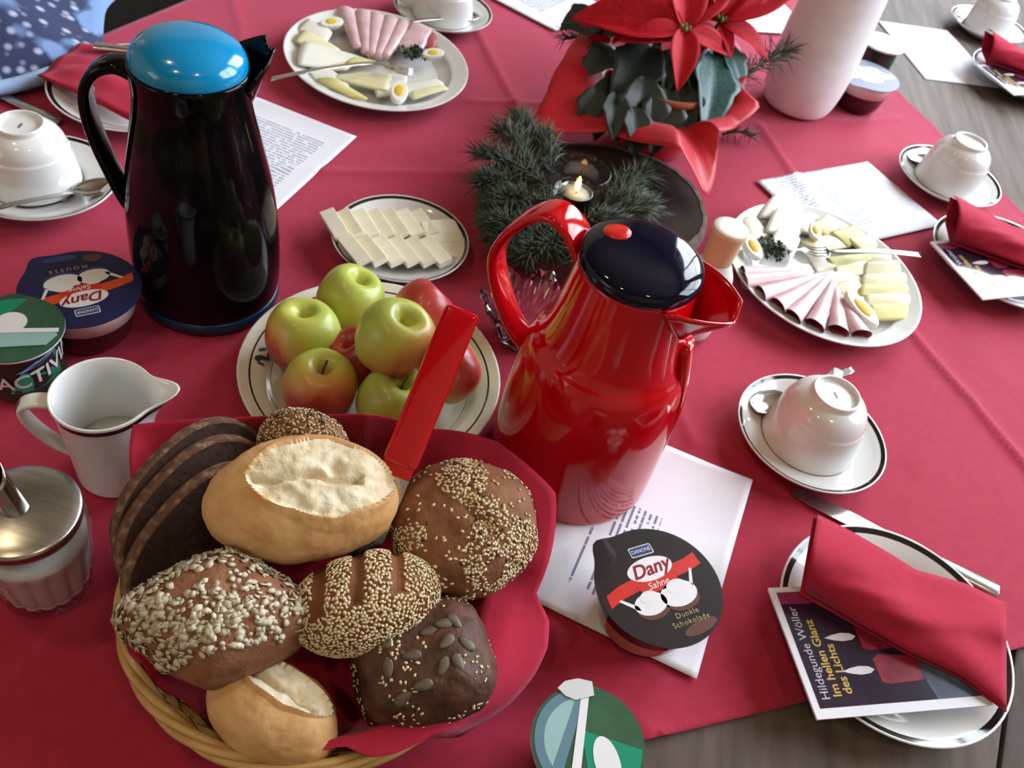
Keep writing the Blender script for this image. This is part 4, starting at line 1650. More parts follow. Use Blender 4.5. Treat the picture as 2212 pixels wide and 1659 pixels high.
# ------------------------------------------------------------------ milk jug, sugar dispenser, creamer bottle
def milk_jug():
    c = Vector((-0.2830, 0.3760, 0.0012))
    e = empty('milk_jug', c, 0, 'small white milk jug with a dark line under its rim', 'jug')
    a = radians(20)
    H = 0.090

    def fn(p):
        k = max(0, (p.z - 0.60 * H) / (0.40 * H))
        th = atan2(p.y, p.x)
        d = (th - a + pi) % (2 * pi) - pi
        g = exp(-(d / 0.30) ** 2)
        r = hypot(p.x, p.y)
        ex = 0.0185 * g * k ** 2.2
        r2 = r + ex
        return Vector((r2 * cos(th), r2 * sin(th), p.z + 0.004 * g * k ** 3))
    prof = [(0, 0.0)] + [(0.0275, 0.0), (0.0295, 0.001)] + smooth_prof([(0.0302, 0.003), (0.0308, 0.02), (0.0318, 0.05), (0.0335, 0.075), (0.0346, H - 0.0078)], 4)
    n1 = len(prof)
    prof += [(0.0353, H - 0.0028)]
    n2 = len(prof)
    prof += [(0.0356, H - 0.0008), (0.0348, H + 0.0004), (0.0336, H - 0.0006)] + smooth_prof([(0.0325, H - 0.006), (0.0310, 0.074), (0.0295, 0.05), (0.0285, 0.02), (0.0265, 0.006)], 4) + [(0, 0.0045)]
    mi = [0] * (len(prof) - 1)
    mi[n1 - 2] = 0
    mi[n1 - 1] = 1
    me = lathe('body', prof, 96, mi, fn=fn)
    link('body', me, [M_WHITE, M_LINE], e)
    link('milk', lathe('milk', [(0, 0.030), (0.0284, 0.030), (0.0280, 0.027), (0, 0.027)], 40), mat('milk_surface', srgb(236, 234, 226), 0.2), e)
    ha = a + pi
    path = smooth_prof([polar((0, 0), ha, r, z) for r, z in ((0.032, 0.081), (0.046, 0.0815), (0.055, 0.076), (0.0545, 0.064), (0.048, 0.048), (0.0390, 0.034), (0.030, 0.026))], 5)
    hd = link('handle', strap('handle', path, (-sin(ha), cos(ha), 0), 0.0068, 0.0026), M_WHITE, e)
    out = [p + Vector((cos(ha), sin(ha), 0)) * 0.0022 for p in [Vector(q) for q in path]][6:-4]
    link('handle_line', strap('handle_line', out, (-sin(ha), cos(ha), 0), 0.0048, 0.0012), M_LINE, hd)


milk_jug()


def sugar_dispenser():
    c = Vector((-0.2815, 0.272, 0.0012))
    e = empty('sugar_dispenser', c, 0, 'ribbed glass sugar dispenser with a steel pouring lid', 'sugar dispenser')

    def ribs(p):
        k = min(1, max(0, (0.058 - p.z) / 0.008)) * min(1, max(0, p.z / 0.006))
        th = atan2(p.y, p.x)
        r = hypot(p.x, p.y)
        r2 = r * (1 - 0.055 * k * (abs(cos(8 * th)) ** 6) - 0.0 * k)
        return Vector((r2 * cos(th), r2 * sin(th), p.z))
    prof = [(0, 0), (0.0285, 0.0)] + smooth_prof([(0.0300, 0.002), (0.0325, 0.020), (0.0355, 0.045), (0.0375, 0.060), (0.0368, 0.070), (0.0335, 0.078), (0.0325, 0.084)], 4)
    glass = lathe('glass_jar', prof + [(0.0305, 0.084)] + [(r - 0.0022, z + (0.003 if z < 0.01 else 0)) for r, z in reversed(prof[2:])] + [(0, 0.005)], 128, fn=ribs)
    link('glass_jar', glass, M_THIN, e)

    def ribs2(p):
        q = ribs(p)
        return Vector((q.x * 0.925, q.y * 0.925, q.z))
    sp = [(0, 0.0056), (0.0285, 0.0056)] + smooth_prof([(0.0305, 0.008), (0.0330, 0.024), (0.0352, 0.045), (0.0366, 0.058)], 4) + [(0.030, 0.0605), (0.014, 0.062), (0, 0.0622)]
    s = link('sugar', lathe('sugar', sp, 128, fn=ribs2), mat('white_sugar', srgb(238, 232, 230), 0.8, bump=0.6, scale=900), e)
    tag(s, kind='stuff')
    lid = lathe('lid', [(0.0342, 0.0790), (0.0350, 0.0790), (0.0355, 0.081), (0.0352, 0.0845), (0.0362, 0.0852), (0.0362, 0.0875)] + smooth_prof([(0.0352, 0.0885), (0.030, 0.0905), (0.020, 0.0925), (0.010, 0.0937), (0, 0.094)], 3), 72)
    l = link('lid', lid, M_BRUSHED, e)
    d = Vector((-0.28, 0.06, 1)).normalized()
    b = Vector((-0.001, -0.002, 0.090))
    n = 9
    pts = [b + d * (0.036 * k / (n - 1)) for k in range(n)]
    v, f = [], []
    seg = 28
    s1 = d.cross(Vector((0, 1, 0))).normalized()
    s2 = d.cross(s1).normalized()
    cut = Vector((-0.55, -0.55, 0))

    def ring(r0, outer):
        base = len(v)
        for i in range(n):
            t = i / (n - 1)
            r = (0.0086 - 0.0014 * t) + (r0 if not outer else 0)
            for k in range(seg):
                a = 2 * pi * k / seg
                p = pts[i] + s1 * (r * cos(a)) + s2 * (r * sin(a))
                p = p + d * (t * 0.008 * (-(s1 * cos(a) + s2 * sin(a)).dot(Vector((0.55, -0.83, 0)))))
                v.append(p)
        return base
    bo = ring(0, True)
    bi = ring(-0.0007, False)
    for i in range(n - 1):
        for k in range(seg):
            k2 = (k + 1) % seg
            f.append((bo + i * seg + k, bo + i * seg + k2, bo + (i + 1) * seg + k2, bo + (i + 1) * seg + k))
            f.append((bi + i * seg + k2, bi + i * seg + k, bi + (i + 1) * seg + k, bi + (i + 1) * seg + k2))
    for k in range(seg):
        k2 = (k + 1) % seg
        f.append((bo + (n - 1) * seg + k, bo + (n - 1) * seg + k2, bi + (n - 1) * seg + k2, bi + (n - 1) * seg + k))
    tb = link('pouring_tube', mesh('pouring_tube', v, f), M_STEEL, e)
    inner = tube('tube_throat', [pts[1], pts[5]], 0.0071, 20)
    link('tube_throat', inner, mat('dark_throat', srgb(16, 15, 15), 0.6), tb)


sugar_dispenser()


def creamer_bottle():
    e = empty('creamer_bottle', (0.1640, 0.7225, 0.0012), 0, 'small white squeeze bottle with a beige cap behind the red jug', 'bottle')
    M_MILKY = mat('milky_plastic', srgb(226, 226, 220), 0.3, coat=0.3, sss=0.1)
    M_CAP = mat('beige_cap', srgb(226, 202, 160), 0.4, col2=srgb(218, 192, 150), scale=20)
    M_BAND = mat('teal_band', srgb(110, 168, 182), 0.4)
    body = [(0, 0), (0.022, 0.0), (0.0245, 0.002)] + smooth_prof([(0.0255, 0.006), (0.0262, 0.025), (0.0258, 0.045), (0.0245, 0.056), (0.0225, 0.064), (0.0170, 0.074), (0.0145, 0.078)], 4) + [(0.0140, 0.086), (0, 0.086)]
    link('bottle_wall', lathe('bottle_wall', body, 48), M_MILKY, e)
    link('label_band', lathe('label_band', [(0.02635, 0.030), (0.0265, 0.034), (0.0263, 0.046), (0.0258, 0.048)], 48), mat('white_label', srgb(230, 232, 232), 0.4), e)
    band = grid('teal_patch', 14, 4, lambda s, t: Vector((0.0245 * cos(-2.6 + 1.7 * s), 0.0245 * sin(-2.6 + 1.7 * s), 0.0530 + 0.007 * t)) * 1.0)
    for w in band.vertices:
        k = 1.02 - (w.co.z - 0.053) * 4.5
        w.co.x *= k
        w.co.y *= k
    link('label_patch', band, M_BAND, e)
    cap = [(0, 0.079), (0.0150, 0.079), (0.0152, 0.081), (0.0168, 0.104), (0.0180, 0.107), (0.0180, 0.110), (0.0168, 0.1108)]
    link('cap', lathe('cap', cap, 48), M_CAP, e)
    link('cap_top', lathe('cap_top', [(0.0169, 0.1104), (0.0166, 0.1108), (0.010, 0.1106), (0, 0.1105)], 40), mat('white_cap_top', srgb(238, 234, 224), 0.4), e)
    e.scale = (1.0, 1.0, 1.2)


creamer_bottle()


def crystal_dish():
    c = Vector((-0.004, 0.640, 0.0012))
    e = empty('crystal_dish', c, 0.3, 'cut glass dish half hidden behind the red jug handle', 'dish')

    def fn(p):
        th = atan2(p.y, p.x)
        r = hypot(p.x, p.y)
        k = max(0, p.z / 0.05)
        lob = abs(cos(3 * th)) ** 0.8
        fac = 1 + 0.05 * k * (1 if int((th + pi) / (2 * pi) * 36) % 2 else -1)
        return Vector((p.x * (0.86 + 0.22 * lob * k) * fac, p.y * (0.86 + 0.22 * lob * k) * fac, p.z * (0.80 + 0.30 * lob)))
    prof = [(0, 0), (0.022, 0), (0.025, 0.003), (0.031, 0.014), (0.037, 0.028), (0.043, 0.042), (0.0445, 0.050), (0.0415, 0.0505), (0.039, 0.042), (0.033, 0.028), (0.027, 0.016), (0.020, 0.009), (0, 0.008)]
    link('glass_bowl', lathe('glass_bowl', prof, 72, fn=fn), M_CRYSTAL, e, smooth=False)


crystal_dish()


# ------------------------------------------------------------------ thin sheets laid out by their corners
def patch_mesh(name, q, nu=10, nv=8, bulge=0.0, thick=0.001, wave=0.0, roundc=0.0, seed=0.0):
    """curved quad through four corner points (world), ordered round the sheet"""
    A, B, C_, D = [Vector(p) for p in q]

    def fn(s, t):
        if roundc:
            x, y = 2 * s - 1, 2 * t - 1
            k = 1 - roundc * (x * x * y * y)
            s, t = (x * k + 1) / 2, (y * k + 1) / 2
        p = A.lerp(B, s).lerp(D.lerp(C_, s), t)
        p.z += bulge * sin(pi * s) ** 0.8 * sin(pi * t) ** 0.8 + wave * nz3((p.x, p.y, seed), 40)
        return p
    return thicken(grid(name, nu, nv, fn), thick)


def patch(name, pxq, m, label=None, cat=None, group=None, parent=None, **kw):
    me = patch_mesh(name, [G(*p) for p in pxq], **kw)
    c = sum((w.co for w in me.vertices), Vector()) / len(me.vertices)
    c.z = min(w.co.z for w in me.vertices)
    for w in me.vertices:
        w.co -= c
    o = link(name, me, m, parent)
    o.location = c
    tag(o, label, cat, group)
    return o


def centre_origin(o):
    me = o.data
    c = sum((w.co for w in me.vertices), Vector()) / len(me.vertices)
    c.z = min(w.co.z for w in me.vertices)
    for w in me.vertices:
        w.co -= c
    o.location = c
    return o


# ------------------------------------------------------------------ white vase
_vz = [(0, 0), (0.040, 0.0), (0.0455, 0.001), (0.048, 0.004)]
_vp = smooth_prof([(0.0492, 0.0055), (0.0540, 0.018), (0.0580, 0.045), (0.0592, 0.080), (0.0582, 0.120), (0.0565, 0.165), (0.0560, 0.215), (0.0590, 0.250)], 5)
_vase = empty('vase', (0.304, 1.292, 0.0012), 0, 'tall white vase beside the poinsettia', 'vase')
link('vase_wall', lathe('vase_wall', _vp + [(0.0565, 0.251)] + [(r - 0.003, z) for r, z in reversed(_vp)] + [(0, 0.008)], 72), mat('white_frosted_glass', srgb(240, 238, 240), 0.35, sss=0.0, coat=0.1), _vase)
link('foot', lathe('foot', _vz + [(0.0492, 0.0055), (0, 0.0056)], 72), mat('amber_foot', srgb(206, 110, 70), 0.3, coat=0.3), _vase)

# ------------------------------------------------------------------ slice of tree trunk with pine and a tea light
WC = Vector((0.040, 0.865, 0))
M_TRUNK = mat('dark_stained_wood', srgb(52, 36, 30), 0.8, spec=0.15, col2=srgb(36, 24, 20), scale=30, bump=0.5, bscale=120)
M_BARK = mat('grey_brown_bark', srgb(112, 92, 84), 0.9, col2=srgb(70, 54, 48), scale=60, bump=1.0, bscale=180, ramp=(0.3, 0.7))


def trunk_slice():
    e = empty('tree_trunk_slice', (WC.x, WC.y, 0.0012), radians(41), 'dark slice of tree trunk carrying the pine twigs and tea light', 'wood slice')
    out = []
    for k in range(90):
        t = 2 * pi * k / 90
        kk = 1 + 0.03 * nz3((cos(t) * 1.5, sin(t) * 1.5, 2.0)) + 0.012 * nz3((cos(t) * 7, sin(t) * 7, 5.0))
        out.append((0.143 * cos(t) * kk, 0.116 * sin(t) * kk))
    link('wood_disc', prism('wood_disc', [(x * 0.965, y * 0.965) for x, y in out], 0, 0.0285, 0.001), M_TRUNK, e, smooth=False)
    v, f = [], []
    n = len(out)
    rows = ((0.95, 0.0292), (0.985, 0.0294), (1.0, 0.025), (1.012, 0.015), (1.0, 0.004), (0.98, 0.0))
    for (sc, z) in rows:
        for i, (x, y) in enumerate(out):
            j = 1 + 0.018 * nz3((x * 90, y * 90, z * 150))
            v.append((x * sc * j, y * sc * j, z))
    for r in range(len(rows) - 1):
        for k in range(n):
            f.append((r * n + k, r * n + (k + 1) % n, (r + 1) * n + (k + 1) % n, (r + 1) * n + k))
    link('bark', recalc(mesh('bark', v, f)), M_BARK, e)


trunk_slice()

M_NEEDLE = mat('pine_needle', srgb(84, 94, 76), 0.5, col2=srgb(58, 70, 56), scale=60)
M_TWIG = mat('pine_twig_bark', srgb(74, 58, 44), 0.8)


def pine_sprig(a, b, label, n=170, nl=0.030, w=0.0007, seed=1, spread=0.9, zmin=0.002):
    rnd = random.Random(seed)
    A, B = G(*a), G(*b)
    d = (B - A)
    L = d.length
    d.normalize()
    e = empty('pine_twig', A, 0, label, 'pine twig')
    e['group'] = 'green pine twigs'
    mid = (A + B) / 2 + Vector((0, 0, 0.006))
    stem = [A - A, (mid - A), (B - A)]
    link('twig', tube('twig', smooth_prof([tuple(p) for p in stem], 4), 0.0016, 6), M_TWIG, e)
    V, F = [], []
    for k in range(n):
        t = rnd.random() ** 0.8
        base = A.lerp(B, t) + Vector((0, 0, 0.024 * t * (1 - t)))
        r = Vector((rnd.uniform(-1, 1), rnd.uniform(-1, 1), rnd.uniform(-0.5, 1))).normalized()
        dr = (d * rnd.uniform(0.5, 1.1) + r * spread).normalized()
        ln = nl * rnd.uniform(0.7, 1.15)
        p1 = base + dr * ln * 0.55
        p2 = base + dr * ln + Vector((0, 0, -0.003))
        p1.z = max(p1.z, zmin)
        p2.z = max(p2.z, zmin)
        s = dr.cross(Vector((rnd.uniform(-1, 1), rnd.uniform(-1, 1), 1))).normalized()
        u = s.cross(dr)
        i = len(V)
        for (p, k2) in ((base, 0.8), (p1, 1.0)):
            for q in range(3):
                an = 2 * pi * q / 3
                V.append(p - A + (s * cos(an) + u * sin(an)) * w * k2)
        V.append(p2 - A)
        for q in range(3):
            q2 = (q + 1) % 3
            F.append((i + q, i + q2, i + 3 + q2, i + 3 + q))
            F.append((i + 3 + q, i + 3 + q2, i + 6))
    o = link('needles', mesh('needles', V, F), M_NEEDLE, e)
    tag(o, kind='stuff')


_sp = [((1185, 405, .045), (1040, 335, .055), 'pine twig pointing left over the edge of the trunk slice'),
       ((1160, 380, .045), (1085, 285, .060), 'pine twig pointing to the back left corner of the trunk slice'),
       ((1190, 375, .045), (1170, 300, .055), 'short pine twig at the back of the trunk slice left of the flame'),
       ((1150, 430, .044), (1065, 445, .045), 'pine twig at the left edge of the trunk slice'),
       ((1170, 470, .044), (1085, 520, .042), 'pine twig at the front left of the trunk slice'),
       ((1200, 480, .044), (1190, 545, .040), 'pine twig at the front of the trunk slice behind the red handle'),
       ((1300, 455, .044), (1370, 430, .044), 'pine twig right of the tea light glass'),
       ((1260, 475, .044), (1330, 490, .042), 'pine twig in front of the tea light behind the navy lid')]
_sp += [((1330, 470, .044), (1400, 455, .044), 'pine twig on the right half of the trunk slice'), ((1310, 420, .044), (1400, 385, .042), 'pine twig towards the wrapping paper tip on the trunk slice'),
        ((1110, 400, .044), (1035, 400, .05), 'pine twig resting on the far left rim of the trunk slice'),
        ((1130, 500, .044), (1060, 490, .042), 'pine twig low on the left side of the trunk slice near the butter'),
        ((1150, 340, .046), (1120, 260, .055), 'pine twig reaching off the back of the trunk slice towards the rear platter'),
        ((1210, 520, .044), (1130, 560, .040), 'pine twig along the front rim of the trunk slice left of the handle'),
        ((1270, 500, .044), (1240, 560, .040), 'pine twig inside the loop of the red handle'),
        ((1220, 440, .044), (1150, 460, .046), 'pine twig left of the tea light glass')]
for k, (a, b, lab) in enumerate(_sp):
    pine_sprig(a, b, lab, seed=10 + k, zmin=0.033 if k not in (0, 1, 2, 10, 12) else 0.004, n=260)
pine_sprig((1580, 185, .085), (1700, 110, .105), 'pine twig sticking out in front of the white vase', n=170, nl=0.038, seed=31)
pine_sprig((1560, 290, .012), (1625, 295, .012), 'small pine twig on the cloth below the poinsettia', n=60, nl=0.020, seed=32)
pine_sprig((1285, 95, .07), (1215, 85, .075), 'thin twig at the left side of the poinsettia', n=60, nl=0.026, seed=33)


def tea_light():
    c = G(1238, 438, 0.031)
    e = empty('tea_light_glass', (c.x, c.y, 0.0308), 0, 'burning tea light in a clear glass among the pine twigs', 'candle')
    link('glass', lathe('glass', [(0, 0), (0.022, 0), (0.027, 0.003), (0.0325, 0.015), (0.0340, 0.030), (0.0325, 0.046), (0.0318, 0.0465), (0.0312, 0.046), (0.0325, 0.030), (0.031, 0.016), (0.0255, 0.005), (0, 0.004)], 48), M_THIN, e)
    link('metal_cup', lathe('metal_cup', [(0, 0.0045), (0.0185, 0.0045), (0.0188, 0.016), (0.0192, 0.0165), (0.0182, 0.016), (0.018, 0.007), (0, 0.007)], 36), M_STEEL, e)
    link('wax', lathe('wax', [(0, 0.0132), (0.0178, 0.0138), (0.0178, 0.007), (0, 0.007)], 36), mat('wax', srgb(236, 226, 206), 0.4, sss=0.3), e)
    link('wick', tube('wick', [(0, 0, 0.013), (0.0004, 0, 0.0185)], 0.0006, 6), M_LINE, e)
    v, f = blob(16, 14, lambda th, ph: Vector((0.0030 * cos(ph) * cos(th) * (1 - 0.45 * sin(ph)), 0.0030 * cos(ph) * sin(th) * (1 - 0.45 * sin(ph)), 0.0265 + 0.0095 * sin(ph))))
    link('flame', mesh('flame', v, f), mat('candle_flame', srgb(255, 200, 110), 0.5, emit=srgb(255, 190, 90), estr=9.0), e)


tea_light()

# ------------------------------------------------------------------ poinsettia
M_BRACT = mat('poinsettia_red', srgb(196, 10, 34), 0.6, col2=srgb(170, 6, 30), scale=30, bump=0.25, bscale=90, spec=0.3)
M_LEAF = mat('poinsettia_leaf', srgb(34, 48, 40), 0.38, col2=srgb(24, 36, 30), scale=30, bump=0.3, bscale=80)
M_LEAFB = mat('poinsettia_leaf_pale', srgb(60, 98, 96), 0.3, col2=srgb(42, 76, 76), scale=30, bump=0.3, bscale=80)
M_PST = mat('plant_stem', srgb(70, 84, 50), 0.6)


def leaf_mesh(name, wid, droop, fold, toothed=False, seed=0):
    def fn(s, t):
        y = 2 * t - 1
        w = wid * (sin(pi * min(1, s * 0.98 + 0.02) ** 0.85) ** 0.8) * (1 - 0.15 * s)
        if toothed:
            w *= 1 + 0.22 * exp(-((s - 0.42) / 0.07) ** 2) - 0.05 * exp(-((s - 0.55) / 0.05) ** 2)
        z = fold * abs(y) * w - droop * s * s + 0.02 * sin(9 * s + seed) * abs(y) * 0.6
        return Vector((s, y * w * 0.5, z))
    me = thicken(grid(name, 14, 9, fn), 0.006)
    return me


BR = [leaf_mesh('bract', 0.46, 0.16, 0.30, False, 1), leaf_mesh('bract', 0.40, 0.26, 0.22, False, 3)]
LF = [leaf_mesh('leaf', 0.58, 0.22, 0.18, True, 2), leaf_mesh('leaf', 0.66, 0.30, 0.12, True, 5)]
LFB = [m.copy() for m in LF]
for m in BR:
    m.materials.append(M_BRACT)
for m in LF:
    m.materials.append(M_LEAF)
for m in LFB:
    m.materials.append(M_LEAFB)
PC = Vector((0.095, 1.075, 0))


def poinsettia():
    e = empty('poinsettia', (PC.x, PC.y, 0.0012), 0, 'red poinsettia in a pot wrapped in red paper', 'plant')
    inv = Matrix.Translation((-PC.x, -PC.y, -0.0012))
    link('pot', lathe('pot', [(0, 0), (0.040, 0), (0.046, 0.04), (0.052, 0.08), (0.055, 0.082), (0.055, 0.090), (0.051, 0.090), (0.050, 0.078), (0, 0.078)], 40), mat('terracotta', srgb(150, 80, 56), 0.8), e)
    # wrapping paper: star shaped rim
    rim = [(1526, 436, .040), (1498, 370, .066), (1469, 321, .088), (1400, 312, .070), (1339, 300, .056), (1310, 285, .060), (1230, 290, .050), (1140, 290, .040), (1180, 205, .065), (1217, 127, .088), (1330, 40, .11), (1500, 20, .11), (1600, 110, .11),
           (1600, 190, .100), (1644, 228, .088), (1594, 272, .072), (1552, 284, .085), (1548, 345, .062)]
    pts = []
    for x, y, z in rim:
        p = G(x, y, z)
        pts.append((atan2(p.y - PC.y, p.x - PC.x), hypot(p.x - PC.x, p.y - PC.y), z))
    pts.sort()
    pts = [(pts[-1][0] - 2 * pi,) + pts[-1][1:]] + pts + [(pts[0][0] + 2 * pi,) + pts[0][1:]]

    def rimf(a):
        for i in range(len(pts) - 1):
            if pts[i][0] <= a <= pts[i + 1][0]:
                k = (a - pts[i][0]) / max(1e-6, pts[i + 1][0] - pts[i][0])
                return pts[i][1] + k * (pts[i + 1][1] - pts[i][1]), pts[i][2] + k * (pts[i + 1][2] - pts[i][2])
        return pts[0][1:]

    def fn(s, t):
        a = -pi + 2 * pi * s
        R, Z = rimf(a)
        r = 0.046 + 0.012 * min(1, t / 0.4)
        z = 0.001 + 0.060 * min(1, t / 0.4)
        if t > 0.4:
            k = (t - 0.4) / 0.6
            r = 0.058 + (R - 0.058) * k
            z = 0.061 + (Z - 0.061) * k + 0.010 * sin(pi * k)
        return Vector((r * cos(a), r * sin(a), z))
    link('wrapping_paper', thicken(grid('wrapping_paper', 120, 16, fn, closed_u=True), 0.0004), mat('red_wrapping_paper', srgb(196, 16, 38), 0.45, col2=srgb(186, 12, 34), scale=20, sheen=0.1), e)

    def put(me, name, a, b, nrm):
        A, B = G(*a), G(*b)
        L = (B - A).length
        M = inv @ basis(B - A, nrm, A) @ Matrix.Scale(L * 1.06, 4)
        link(name, me, None, e, mtx=M)
    up = Vector((0.1, -0.55, 1))
    c1, c2, c3 = (1478, 66, .150), (1556, 46, .155), (1400, 30, .150)
    k = 0
    for c, tips in ((c1, [(1462, 192, .108), (1352, 78, .140), (1250, 28, .140), (1398, -30, .170), (1456, -60, .175), (1578, 114, .128), (1560, -30, .17), (1405, 60, .150), (1512, 120, .13)]),
                    (c2, [(1656, 120, .125), (1672, 42, .140), (1645, -40, .165), (1520, -60, .17), (1590, 105, .14), (1600, -70, .18), (1480, 10, .165)]),
                    (c3, [(1290, 5, .140), (1262, 40, .130), (1330, -50, .16), (1450, -50, .17), (1340, 70, .140), (1390, -70, .17)])):
        for t in tips:
            put(BR[k % 2], 'bract', c, t, up + Vector((0.25 * sin(k * 1.7), 0.2 * cos(k * 2.1), 0)))
            k += 1
        p = G(*c)
        for q in range(4):
            v, f = blob(8, 6, lambda th, ph: Vector((0.0032 * cos(ph) * cos(th), 0.0032 * cos(ph) * sin(th), 0.0038 * sin(ph))))
            link('flower_bud', mesh('flower_bud', v, f), mat('bud_green', srgb(110, 116, 50), 0.5), e, loc=p - PC + Vector((0.005 * cos(q * 1.6), 0.005 * sin(q * 1.6), 0.003)))
    for a, b in (((1320, 85, .11), (1268, 108, .095)), ((1315, 150, .085), (1330, 215, .07)), ((1350, 190, .085), (1345, 250, .065)), ((1425, 140, .10), (1412, 185, .08)), ((1395, 165, .09), (1370, 205, .075)), ((1290, 140, .085), (1265, 205, .07))):
        put(BR[k % 2], 'bract', a, b, up)
        k += 1
    gl = [((1410, 95, .120), (1335, 215, .085)), ((1395, 165, .105), (1398, 300, .070)), ((1440, 150, .105), (1478, 240, .080)), ((1330, 105, .105), (1258, 160, .080)), ((1335, 165, .09), (1295, 262, .066)), ((1360, 40, .125), (1285, 70, .105)),
          ((1500, 130, .115), (1500, 215, .085)), ((1300, 60, .11), (1222, 70, .09)), ((1420, 60, .13), (1360, 140, .105)), ((1370, 205, .085), (1345, 285, .062)), ((1460, 110, .12), (1420, 200, .09)), ((1280, 20, .12), (1215, 40, .11)), ((1290, 150, .085), (1225, 135, .08)), ((1480, 10, .135), (1430, -70, .14)), ((1580, 0, .14), (1640, -60, .15))]
    gl += [((1440, 190, .095), (1440, 292, .075)), ((1330, 200, .09), (1330, 285, .068)), ((1475, 180, .10), (1495, 262, .085)), ((1290, 190, .085), (1262, 262, .066)), ((1370, 230, .085), (1385, 305, .068))]
    for i, (a, b) in enumerate(gl):
        put(LF[i % 2], 'leaf', a, b, up + Vector((0.2 * sin(i), 0.2 * cos(i * 2), 0)))
    for i, (a, b) in enumerate((((1540, 110, .125), (1566, 246, .098)), ((1505, 120, .12), (1545, 225, .095)), ((1560, 95, .13), (1618, 185, .10)))):
        put(LFB[i % 2], 'leaf', a, b, Vector((0.4, -0.35, 1)))
    for c in (c1, c2, c3, (1400, 165, .10), (1330, 130, .1)):
        p = G(*c) - PC
        link('stem', tube('stem', [(0.01 * sin(k), 0.01, 0.075), (p.x * 0.6, p.y * 0.6, p.z * 0.7), tuple(p)], 0.0024, 6), M_PST, e)


poinsettia()

# ------------------------------------------------------------------ platters with cold cuts
M_HAM = mat('ham_pale_pink', srgb(222, 190, 192), 0.45, col2=srgb(206, 166, 172), scale=50, coat=0.15)
M_HAMI = mat('ham_inside', srgb(176, 84, 90), 0.5, col2=srgb(160, 70, 78), scale=50)
M_CHEESE = mat('pale_cheese', srgb(232, 226, 188), 0.45, col2=srgb(224, 214, 166), scale=30, sss=0.1, coat=0.1)
M_CHEESEW = mat('white_cheese', srgb(236, 234, 222), 0.5, col2=srgb(228, 226, 212), scale=40, sss=0.1, bump=0.1, bscale=200)
M_CHEESEY = mat('yellow_cheese', srgb(220, 214, 146), 0.45, col2=srgb(210, 200, 120), scale=30, sss=0.1)
M_EGGW = mat('egg_white', srgb(240, 238, 228), 0.3, coat=0.2, sss=0.1)
M_YOLK = mat('egg_yolk', srgb(226, 192, 62), 0.6, bump=0.3, scale=120)
M_PARS = mat('parsley_green', srgb(44, 74, 48), 0.5, col2=srgb(30, 58, 38), scale=80)


def platter(c, a, b, ang, label):
    me = dish_mesh('platter', 1.0, 0.022, well=0.70, lines=(), foot=0.62, ax=1, ay=1)
    for w in me.vertices:
        w.co.x *= a
        w.co.y *= b
    o = link('platter', me, M_WHITE)
    o.location = (c[0], c[1], 0.0012)
    o.rotation_euler = (0, 0, ang)
    tag(o, label, 'platter')


platter((-0.283, 1.070), 0.131, 0.119, radians(-56), 'ivory platter with ham and cheese behind the black jug')
platter((0.314, 0.861), 0.125, 0.114, radians(-75), 'ivory platter with ham and cheese right of the red jug')


def ham_roll(inner, outer, label, group, r0=0.0035, r1=0.0105, squash=0.62):
    A, B = G(*inner), G(*outer)
    e = empty('ham_slice', A, 0, label, 'ham')
    e['group'] = group
    d = (B - A)
    L = d.length
    e.matrix_world = basis(d, Vector((0, 0, 1)), A)
    n, seg = 10, 22
    v, f = [], []

    def ring(off):
        base = len(v)
        for i in range(n):
            t = i / (n - 1)
            r = r0 + (r1 - r0) * t ** 1.15 + off
            for k in range(seg):
                an = 2 * pi * k / seg
                wob = 1 + 0.06 * nz3((t * 3 + L * 100, cos(an), sin(an)))
                v.append((t * L * (1 + 0.03 * cos(an)), r * cos(an) * wob, r * sin(an) * squash * wob))
        return base
    bo = ring(0)
    for i in range(n - 1):
        for k in range(seg):
            k2 = (k + 1) % seg
            f.append((bo + i * seg + k, bo + i * seg + k2, bo + (i + 1) * seg + k2, bo + (i + 1) * seg + k))
    f.append(tuple(bo + k for k in range(seg)))
    link('outer_side', recalc(mesh('outer_side', v, f)), M_HAM, e)
    v, f = [], []
    bi = ring(-0.0012)
    for i in range(n - 1):
        for k in range(seg):
            k2 = (k + 1) % seg
            f.append((bi + i * seg + k2, bi + i * seg + k, bi + (i + 1) * seg + k, bi + (i + 1) * seg + k2))
    link('inner_side', mesh('inner_side', v, f), M_HAMI, e)


_o7 = ['first', 'second', 'third', 'fourth', 'fifth', 'sixth', 'seventh', 'eighth']
_h2 = [((1745, 586), (1604, 590)), ((1752, 590), (1608, 606)), ((1764, 598), (1643, 634)), ((1778, 598), (1680, 660)), ((1790, 598), (1712, 684)), ((1800, 608), (1760, 703)), ((1806, 622), (1812, 714)), ((1812, 640), (1862, 722))]
for k, (a, b) in enumerate(_h2):
    ham_roll((a[0], a[1], 0.022), (b[0], b[1], 0.0225), '%s rolled ham slice of the fan on the right platter counting from the bottle' % _o7[k], 'rolled ham on the right platter', r0=0.005, r1=0.0115)
_h1 = [((772, 104), (748, 20)), ((790, 114), (786, 26)), ((802, 120), (814, 32)), ((816, 124), (846, 40)), ((830, 124), (874, 48))]
for k, (a, b) in enumerate(_h1):
    ham_roll((a[0], a[1], 0.022), (b[0], b[1], 0.026), '%s rolled ham slice from the left on the platter behind the black jug' % _o7[k], 'rolled ham on the rear platter', r0=0.006, r1=0.0125, squash=0.7)
patch('ham_slice', [(850, 100, .022), (890, 45, .030), (938, 62, .028), (910, 118, .020)], M_HAM, 'flat ham slice at the right end of the rolled ham on the rear platter', 'ham', bulge=0.004, wave=0.003, roundc=0.15)
